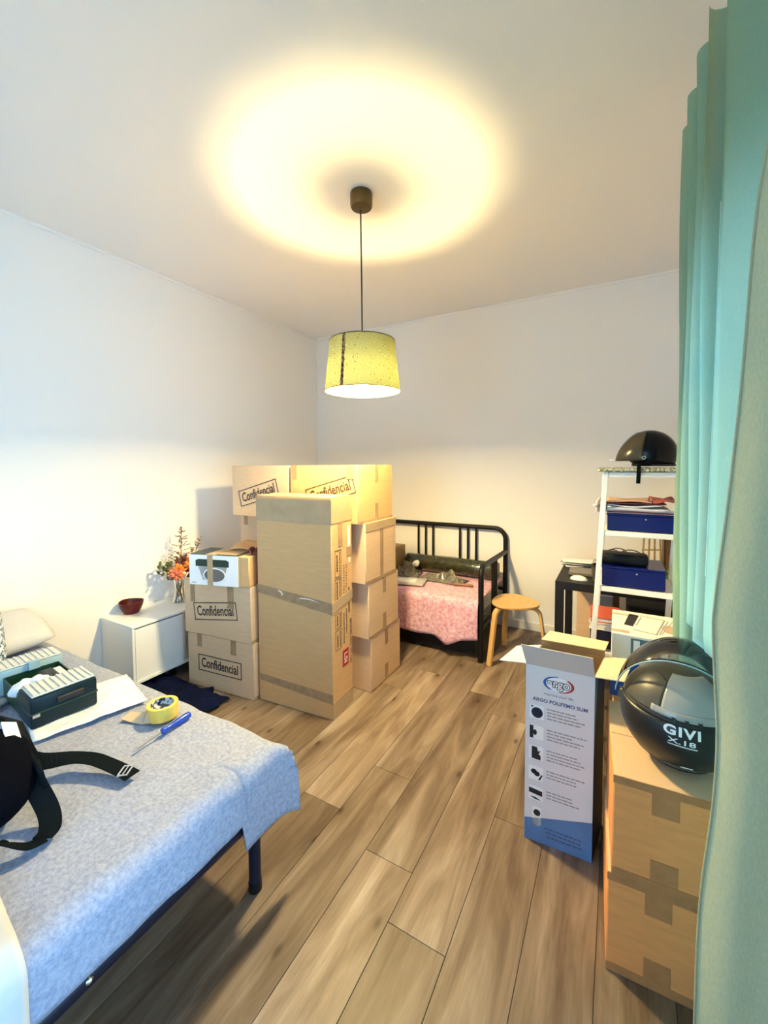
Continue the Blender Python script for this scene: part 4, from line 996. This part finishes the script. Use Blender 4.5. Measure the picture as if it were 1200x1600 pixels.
obj('strap', B().strap([(.268, .07, .008), (.262, .035, .010), (.23, .0, .030), (.195, -.01, .020)], [(1, .2, 0), (.9, -.4, .2), (.6, -.6, .6), (.5, -.8, .3)], .038, .003), 'strap', bg_)

# ---------------------------------------------------------------- bedside cabinet, bowl, vase, cloth on the floor
CX, CY0, CY1, CZ0, CZ1 = -2.70, 1.482, 2.25, .085, .468
t = thing('cabinet', 'low white cabinet with a sliding door against the left wall', 'cabinet', (0, 0, 0))
obj('top', B().box(XL+.002, CX+.004, CY0-.003, CY1, CZ1-.016, CZ1, .002), 'whitelac', t)
obj('side_panel', B().box(XL+.002, CX, CY0, CY0+.016, CZ0, CZ1-.0162, .001), 'whitelac', t); obj('side_panel', B().box(XL+.002, CX, CY1-.016, CY1, CZ0, CZ1-.0162, .001), 'whitelac', t)
obj('bottom', B().box(XL+.002, CX+.012, CY0+.0162, CY1-.0162, CZ0, CZ0+.016, .001), 'whitelac', t); obj('back', B().box(XL+.002, XL+.008, CY0+.0162, CY1-.0162, CZ0+.0162, CZ1-.0162), 'whitelac', t)
obj('divider', B().box(XL+.01, CX-.03, 1.86, 1.876, CZ0+.0162, CZ1-.0162), 'whitelac', t)
obj('door', B().box(CX-.014, CX+.002, CY0+.018, 1.842, CZ0+.020, CZ1-.026, .002), 'whitelac', t)
obj('door_track', B().box(CX-.002, CX+.010, CY0+.018, CY1-.018, CZ0+.0162, CZ0+.0195), 'whitelac', t)
for y in (CY0+.05, CY1-.08): obj('foot', B().box(XL+.05, XL+.09, y, y+.03, 0, CZ0), 'black', t); 
for y in (CY0+.30, CY1-.08): obj('foot', B().box(CX-.09, CX-.05, y, y+.03, 0, CZ0), 'black', t)
bw = B().lathe([(.0, .004), (.030, .004), (.034, 0), (.040, 0), (.048, .012), (.062, .038), (.066, .056), (.062, .058), (.056, .036), (.040, .014), (0, .010)], 40)
for v in bw.b.verts: v.co.z *= 1.3+.06*math.sin(2*math.atan2(v.co.y, v.co.x)+.8); v.co.x *= 1.0; v.co.y *= 1.2; v.co.x *= 1.1; v.co.z *= 1.12
tag(obj('bowl', bw, 'bowl', loc=(-2.975, 1.635, CZ1), smooth=True), 'dark red glazed bowl on the white cabinet', 'bowl')
vs = thing('flower_vase', 'clear glass vase of dried orange and dark red flowers on the white cabinet', 'vase', (-2.905, 1.955, CZ1)); vs.scale = (1.2, 1.2, 1.12)
obj('vase_glass', B().lathe([(.0, .003), (.034, .003), (.038, 0), (.042, .004), (.030, .045), (.027, .10), (.040, .165), (.043, .17)], 30), 'vaseglass', vs, smooth=True)
random.seed(11)
b = B()
for k in range(7):
    a = k*.9; b.tube([(.02*math.cos(a), .02*math.sin(a), .008), (.008*math.cos(a+1), .008*math.sin(a+1), .08), (.04*math.cos(a+2), .04*math.sin(a+2), .18)], .0024, 6)
obj('stems', b, 'stem', vs)
def head(cx, cy, cz, r, n, m, nm):
    b = B()
    for k in range(n):
        ct = random.uniform(-1, 1); ph = random.uniform(0, 2*PI); s_ = math.sqrt(1-ct*ct)
        d_ = Vector((s_*math.cos(ph), s_*math.sin(ph), ct)); p = Vector((cx, cy, cz))+d_*r*random.uniform(.55, 1)
        mm = Matrix.Translation(p) @ d_.to_track_quat('Z', 'Y').to_matrix().to_4x4() @ Matrix.Diagonal((.008, .008, .021, 1))
        bmesh.ops.create_icosphere(b.b, subdivisions=1, radius=1, matrix=mm)
    o = obj(nm, b, m, vs); o['kind'] = 'stuff'
head(.03, -.03, .215, .045, 70, 'fl_orange', 'orange_flowers'); head(.055, -.055, .205, .035, 40, 'fl_pink', 'pink_flowers')
head(-.015, .035, .265, .040, 40, 'fl_dark', 'dark_red_flowers'); head(.055, .05, .205, .040, 50, 'fl_dark', 'dark_red_flowers')
head(.06, .05, .26, .035, 40, 'fl_orange', 'orange_flowers')
def leaves(cx, cy, cz, r, n, sz):
    b = B()
    for k in range(n):
        p = Vector((cx, cy, cz))+Vector((random.uniform(-1, 1), random.uniform(-1, 1), random.uniform(-1, 1)))*r
        mm = Matrix.Translation(p) @ Matrix.Rotation(random.uniform(0, 6), 4, 'Z') @ Matrix.Rotation(random.uniform(-1.2, 1.2), 4, 'X') @ Matrix.Diagonal((sz*.5, sz, sz*.06, 1))
        bmesh.ops.create_icosphere(b.b, subdivisions=1, radius=1, matrix=mm)
    o = obj('leaves', b, 'leaf', vs); o['kind'] = 'stuff'
leaves(-.02, -.075, .24, .042, 46, .020); leaves(0, -.045, .185, .030, 14, .030)
def sprig(p0, p1, n, sp):
    b = B(); p0 = Vector(p0); p1 = Vector(p1); b.tube([p0, (p0+p1)/2+Vector((.004, .003, 0)), p1], .0018, 5)
    for k in range(n):
        t_ = .25+.75*k/n; q = p0.lerp(p1, t_); L = sp*(1.15-t_)
        d_ = Vector((random.uniform(-1, 1), random.uniform(-1, 1), random.uniform(.1, .8))).normalized()
        e_ = q+d_*L; b.tube([q, e_], .001, 4)
        for j in range(3): bmesh.ops.create_icosphere(b.b, subdivisions=1, radius=.0055, matrix=Matrix.Translation(q.lerp(e_, .5+.25*j)) @ Matrix.Diagonal((1, 1, .7, 1)))
    return b
o = obj('tall_sprig', sprig((0, 0, .17), (-.01, .035, .50), 34, .10), 'fl_dry', vs)
o = obj('tall_sprig', sprig((.02, .03, .17), (.045, .13, .425), 26, .06), 'fl_dry', vs)
def blanket(u, v):
    n1 = noise.noise(Vector((u*4, v*3, 7))); n2 = noise.noise(Vector((u*6, v*5, 3)))
    ed = (abs(2*u-1)**4+abs(2*v-1)**4)
    return Vector((u*.80+.05*n1*ed+.03*n2, v*.40+.06*n2*ed+.05*n1*u, .012+.05*abs(n1)*(1-.5*u)+.035*abs(n2)+.018*abs(noise.noise(Vector((u*14, v*11, 5))))))
b = B().grid(48, 30, blanket)
tag(obj('navy_blanket', b, 'navycloth', loc=(-2.92, 1.345, .004), rot=(0, 0, rad(1.0)), smooth='all', solid=.004), 'crumpled navy blue cloth on the floor between the bed and the left stack', 'cloth')

# ---------------------------------------------------------------- daybed
DXR, DXL = -.882, -2.90; yf, yb = 3.05, 3.83
t = thing('daybed', 'black tubular metal daybed against the far wall', 'daybed', (0, 0, 0))
def arc(c, r, a0, a1, ax, ay, n=7): return [Vector(c)+Vector(ax)*r*math.cos(a0+(a1-a0)*i/n)+Vector(ay)*r*math.sin(a0+(a1-a0)*i/n) for i in range(n+1)]
R_ = .10; ZT = .915
pts = [Vector((DXR, yb, 0))] + arc((DXR-R_, yb, ZT-R_), R_, 0, PI/2, (1, 0, 0), (0, 0, 1)) + arc((DXL+R_, yb, ZT-R_), R_, PI/2, PI, (1, 0, 0), (0, 0, 1)) + [Vector((DXL, yb, 0))]
obj('back_frame', B().tube(pts, .021, 12), 'black', t, smooth=True)
for i, x in enumerate((-1.757, -1.677, -1.597, -1.318, -1.238, -1.158, -2.2, -2.28, -2.36)):
    obj('back_rod', B().cyl((x, yb, .36), (x, yb, ZT-.01), .0105, n=10), 'black', t, smooth=True)
obj('back_rail', B().cyl((DXR, yb, .36), (DXL, yb, .36), .016, n=10), 'black', t, smooth=True)
for x in (DXR, DXL):
    ra = .07; za = .725
    pts = [Vector((x, yb, za-.02))] + [Vector((x, yf+ra, za))] + arc((x, yf+ra, za-ra), ra, PI/2, PI, (0, 1, 0), (0, 0, 1))[1:] + [Vector((x, yf, 0))]
    obj('arm_frame', B().tube(pts, .021, 12), 'black', t, smooth=True)
    for y in (3.38, 3.44, 3.50): obj('arm_rod', B().cyl((x, y, .25), (x, y, za-.012), .0095, n=10), 'black', t, smooth=True)
    obj('arm_rail', B().cyl((x, yf, .25), (x, yb, .25), .016, n=10), 'black', t, smooth=True)
obj('front_rail', B().box(DXL, DXR, yf-.015, yf+.015, .19, .28, .003), 'black', t)
obj('drawer_front', B().box(DXL+.05, DXR-.06, yf+.02, yf+.04, .03, .18, .002), 'black', t)
obj('mattress', B().box(DXL+.03, DXR-.055, yf+.02, yb-.03, .285, .455, .03, seg=3), 'mattress', t, smooth=True)
def pinkf(u, v):
    U = u*1.985; x = DXL+.02+U; V = v*1.07
    wv = .005*noise.noise(Vector((U*8, V*8, 0)))
    if V < .725: y = yb-.05-V; z = .468
    else:
        e_ = V-.725; r = .045; y0 = yb-.05-.725
        if e_ < r*PI/2: a = e_/r; y = y0-r*math.sin(a); z = .468-r*(1-math.cos(a))
        else: y = y0-r-.008*math.sin(U*14)*(e_*3); z = .468-r-(e_-r*PI/2)
    if z < .42 and U > 1.55:                                  # hem pulled into a point near the right end
        k = (.42-z); z -= k*.16*max(0, 1-abs(U-1.74)/.12); y -= .03*max(0, 1-abs(U-1.76)/.12)*k*5
        if U > 1.80: z += k*.10*(U-1.80)/.16
    return Vector((x, y, z+wv))
tag(obj('pink_cover', B().grid(90, 46, pinkf), 'pink', smooth='all', solid=.004), 'mottled pink cover draped over the daybed mattress', 'bed cover')
rl = thing('rolled_mat', 'dark olive roll in shiny plastic wrap along the back of the daybed', 'roll', (-1.352, 3.665, .474)); rl.scale = (.86, .9, .9)
b = B().lathe([(0, -.52), (.078, -.515), (.086, -.50), (.088, 0), (.086, .50), (.078, .515), (0, .52)], 30, m=Matrix.Rotation(PI/2, 4, 'Y')); b.sub(1); b.wob(.006, 14, 6)
obj('wrap', b, 'rollwrap', rl, loc=(0, 0, .095), smooth='all')
for s_ in (-.513, .50): obj('end_twist', B().lathe([(.07, 0), (.05, .012), (.02, .02), (0, .022)], 20, m=Matrix.Rotation(PI/2*(1 if s_ > 0 else -1), 4, 'Y')), 'rollwrap', rl, loc=(s_+.008*(1 if s_ > 0 else -1), 0, .095))
def crumple(nm, lbl, cat, m, loc, sx, sy, sz, seed, rz=0):
    b = B().grid(26, 20, lambda u, v: Vector(((u-.5)*sx, (v-.5)*sy, .004+sz*abs(noise.noise(Vector((u*5, v*5, seed))))*4*u*(1-u)*2*v*(1-v)*2+.004*abs(noise.noise(Vector((u*16, v*16, seed)))))))
    return tag(obj(nm, b, m, loc=loc, rot=(0, 0, rad(rz)), smooth=True, solid=.002), lbl, cat)
M['filmgrey'] = mat('grey_plastic_film', (.16, .145, .115), .15, var=.4, vscale=30, bstr=.8, bscale=40, bdist=.01, coat=.5)
M['newsprint'] = mat('silver_grey_pack', (.50, .48, .44), .4, var=.25, vscale=30)
crumple('plastic_wrap', 'crumpled grey plastic wrap on the pink cover before the dark roll', 'wrap', 'filmgrey', (-1.345, 3.45, .474), .42, .20, .17, 4, -4)
crumple('plastic_wrap', 'bunched grey plastic at the left, next to the silver packet on the daybed', 'wrap', 'filmgrey', (-1.70, 3.47, .476), .24, .20, .24, 8, 10)
pk = thing('packet', 'flat silver grey packet on the pink cover beside the rear cartons', 'packet', (-1.56, 3.235, .478), rad(12))
obj('body', B().box(-.16, .13, -.10, .09, 0, .018, .004), 'newsprint', pk); obj('label_panel', B().box(-.12, .05, -.06, .05, .0181, .0195), 'paper', pk)
tag(obj('brown_strap', B().tube([(0, 0, .01), (.06, .01, .014), (.12, .03, .012), (.16, .03, .012)], .011, 8).wob(.003, 40, 1), mat('brown_leather', (.28, .14, .07), .6), loc=(-1.20, 3.33, .472), smooth='all'), 'short brown strap piece on the pink cover beside the plastic wrap', 'strap')  # short brown piece of strap
tag(obj('white_tissue', B().sph((0, 0, .03), .03, 12, (1.2, 1, 1)).wob(.012, 30, 3), 'paper', loc=(-1.64, 3.52, .545), smooth='all'), 'white tissue scrap on the bunched grey plastic', 'tissue')
carton('little brown box on the daybed behind the rear cartons', .26, .20, .232, (-1.972, 3.60, .478), 0, None, 'tan', [], seed=70, name='small_cardboard_box')

# ---------------------------------------------------------------- stool
SC = Vector((-.672, 3.225, 0)); legs_a = (rad(236), rad(121), rad(358))
st = thing('stool', 'birch three-legged stool with a rounded triangular seat by the daybed', 'stool', SC)
def seat_pt(a, k=1):
    return .172*(1+.075*math.cos(3*(a-legs_a[2])))*k
b = B(); n = 48
rings = []
for k, z_ in ((0, .452), (.5, .449), (.85, .450), (.97, .456), (1, .452), (1, .440), (.96, .434), (0, .434)):
    rings.append([b.b.verts.new((seat_pt(2*PI*i/n, k)*math.cos(2*PI*i/n) if k else 0, seat_pt(2*PI*i/n, k)*math.sin(2*PI*i/n) if k else 0, z_)) for i in range(n)])
for a_, c_ in zip(rings, rings[1:]):
    for i in range(n): b.b.faces.new((a_[i], a_[(i+1) % n], c_[(i+1) % n], c_[i]))
bmesh.ops.remove_doubles(b.b, verts=b.b.verts, dist=.00001)
obj('seat', b, 'birch', st, smooth=True)
for a in legs_a:
    dr = Vector((math.cos(a), math.sin(a), 0)); sdv = Vector((-math.sin(a), math.cos(a), 0))
    pts = [dr*.03+Vector((0, 0, .423)), dr*.13+Vector((0, 0, .423))] + [dr*(.13+.065*math.sin(x_))+Vector((0, 0, .423-.065*(1-math.cos(x_)))) for x_ in [PI/2*i/6*.97 for i in range(1, 7)]] + [dr*.245+Vector((0, 0, .002))]
    obj('leg', B().ribbon(pts, sdv, .042, .018), 'birch', st)
print('script done', len(bpy.data.objects))
